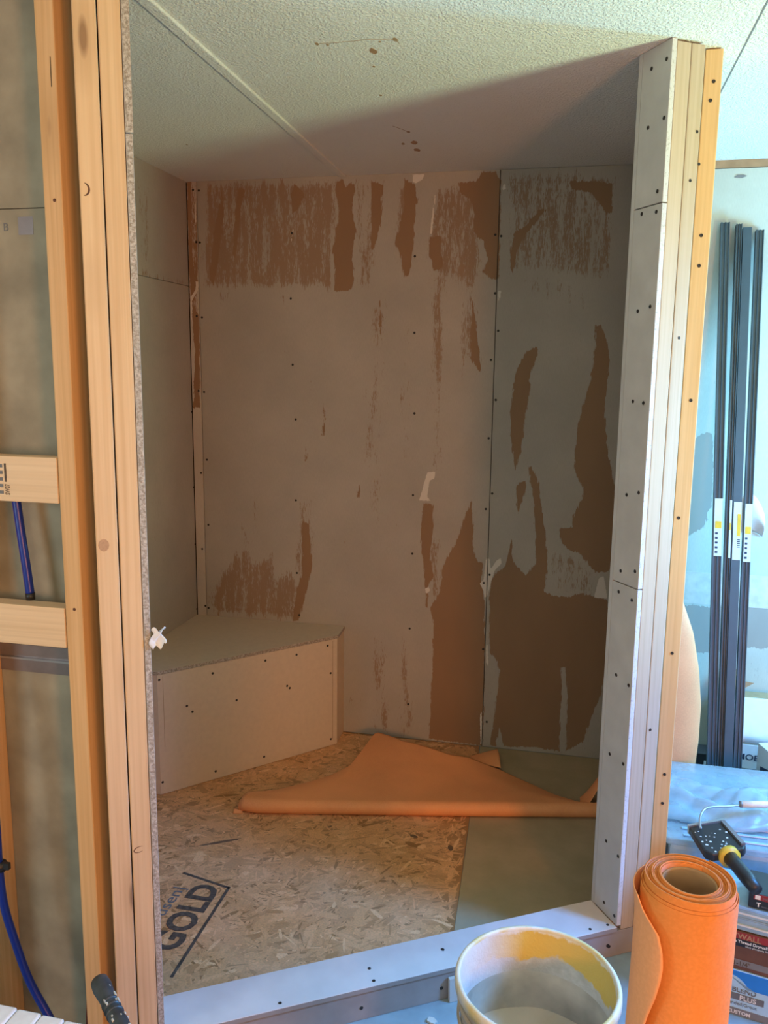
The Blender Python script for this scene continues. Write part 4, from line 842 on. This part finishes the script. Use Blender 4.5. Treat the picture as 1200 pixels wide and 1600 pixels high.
# drywall offcut leaning on the curb
o = thing('drywall_offcut', 'small pale drywall offcut leaning on the curb front beside the bucket', 'offcut', dw(-.455, -.006, 0), CA)
link('board', bm_box(-.018, .030, -.010, 0, 0, .060), 'paper', o, rot=(-.06, 0, 0), bevel=.001); screw(o, (.016, -.0105, .045), (0, -1, 0), .8)
for k in range(14):
    s, d = random.uniform(-.85, -.42), random.uniform(-.03, -.16)
    p = dw(s, d); r = random.uniform(.004, .014)
    oo = link('plaster_chip', bm_prism([(r*math.cos(a)*random.uniform(.6, 1.2), r*math.sin(a)*random.uniform(.6, 1.2)) for a in (0, 1.1, 2.3, 3.4, 4.6, 5.5)], 0, .002+r*.25), 'mud_speck', None, loc=(p.x, p.y, .0003))
    tag(oo, 'small white plaster chip on the floor in front of the curb', 'plaster chip', 'plaster chips in front of the curb')

# ================================================================ lower left: carton, hammer, tile spacers
o = thing('large_carton', 'large cardboard carton at lower left below the hammer', 'carton', (-.70, .80, 0))
link('box_body', bm_box(-.35, .15, -.25, .140, 0, .530), 'cardboard', o, bevel=.003)
T = [(-.805, .966), (-.762, .966), (-.722, .966), (-.684, .966), (-.648, .966)]
for k in range(4):
    (x0, y0), (x1, y1) = T[k], T[k+1]
    oo = thing('tile_pack', ['white foam-wrapped tile pack, leftmost of four at the lower left corner', 'white foam-wrapped tile pack, second from left at the lower left corner', 'white foam-wrapped tile pack, third from left at the lower left corner', 'white foam-wrapped tile pack, rightmost of four at the lower left corner'][k], 'tile pack', (x0, y0, .531), 0, None)
    link('block', bm_box(.0006, x1-x0-.0006, -.16, 0, 0, .0225-.0018*k), 'white_plastic', oo, bevel=.003)
    link('edge_strip', bm_box(.002, x1-x0-.002, -.0002, .0014, .002, .016-.002*k), 'pine_pale', oo)
hm = thing('hammer', 'hammer with a dark blue rubber grip pointing up from the lower left', 'hammer', (-.682, 1.052, .531))
dh = Vector((.115, -.105, -.01))
P = [Vector((0, 0, .016))+Vector((.73, -.68, 0))*t for t in (0, .006, .02, .045, .075, .105, .14, .18, .24, .33)]
link('grip', bm_tube(P, [.008, .0135, .0145, .0125, .0110, .0128, .0120, .0125, .012, .011], seg=20), 'teal_grip', hm, True)
link('shaft', bm_tube([Vector((0, 0, .016))+Vector((.73, -.68, 0))*t for t in (.33, .40)], .009), 'steel', hm, True)
e = Vector((0, 0, .016))+Vector((.73, -.68, 0))*.41
link('head', bm_tube([e+Vector((-.68, -.73, 0))*t for t in (-.06, -.03, -.028, .03, .032, .065)], [.013, .013, .010, .010, .014, .014]), 'steel', hm, True)
for t in (.060, .072, .084): link('grip_ring', bm_tube([Vector((0, 0, .016))+Vector((.73, -.68, 0))*(t+k) for k in (0, .003)], .0132, seg=20), 'teal_grip', hm, True)
for k in range(18):
    t = random.uniform(.03, .13); a = random.uniform(.2, 2.4); r = random.uniform(.001, .0028)
    ax = Vector((.73, -.68, 0)).normalized(); sd = Vector((.68, .73, 0)).normalized()
    c = Vector((0, 0, .016))+Vector((.73, -.68, 0))*t+(sd*math.cos(a)+Vector((0, 0, 1))*math.sin(a))*.0125
    link('compound_speck', bm_tube([c, c+ax*r*2], r*.7, seg=6), 'mud_speck', hm)
bpy.context.view_layer.update()
# fixings and printing belong to the board, timber or box they sit on
HOST = {'screw': ('board', 'front_panel', 'top_board', 'drywall_panel'), 'stamp_line': ('strand_surface',), 'dark_strand': ('strand_surface',),
        'lettering': ('box_body',), 'printed_line': ('box_body',), 'label_stripe': ('paper_label',), 'label_text': ('paper_label',),
        'lid_rib': ('lid',), 'grip_ring': ('grip',), 'top_board_edge': ('top_board',), 'outer_ring': ('shell',)}
def base_name(o): return o.name.split('.')[0]
for root in [o for o in bpy.data.objects if o.parent is None and o.children]:
    kids = list(root.children)
    if sum(base_name(k) not in HOST for k in kids) < 2: continue
    for c in kids:
        hosts = [k for k in kids if base_name(k) in HOST.get(base_name(c), ()) and k is not c]
        if not hosts: continue
        if base_name(c) == 'screw' and len(hosts) > 1:
            if root is curb: hosts = [k for k in hosts if base_name(k) == 'top_board'] if c.location.z > .08 else [k for k in kids if base_name(k) == 'front_board']
            elif root is back: hosts = [hosts[0] if c.location.x < -.2985 else hosts[1]]; hosts = [k for k in kids if base_name(k) == 'corner_strip'] if c.location.x < -1.475 else hosts
            elif root is left: hosts = [hosts[1]]
            else: hosts = hosts[:1]
        elif base_name(c) == 'screw' and root is curb and c.location.z < .08: hosts = [k for k in kids if base_name(k) == 'front_board']
        h_ = hosts[0]; c.parent = h_; c.matrix_parent_inverse = h_.matrix_local.inverted()
bpy.context.view_layer.update()
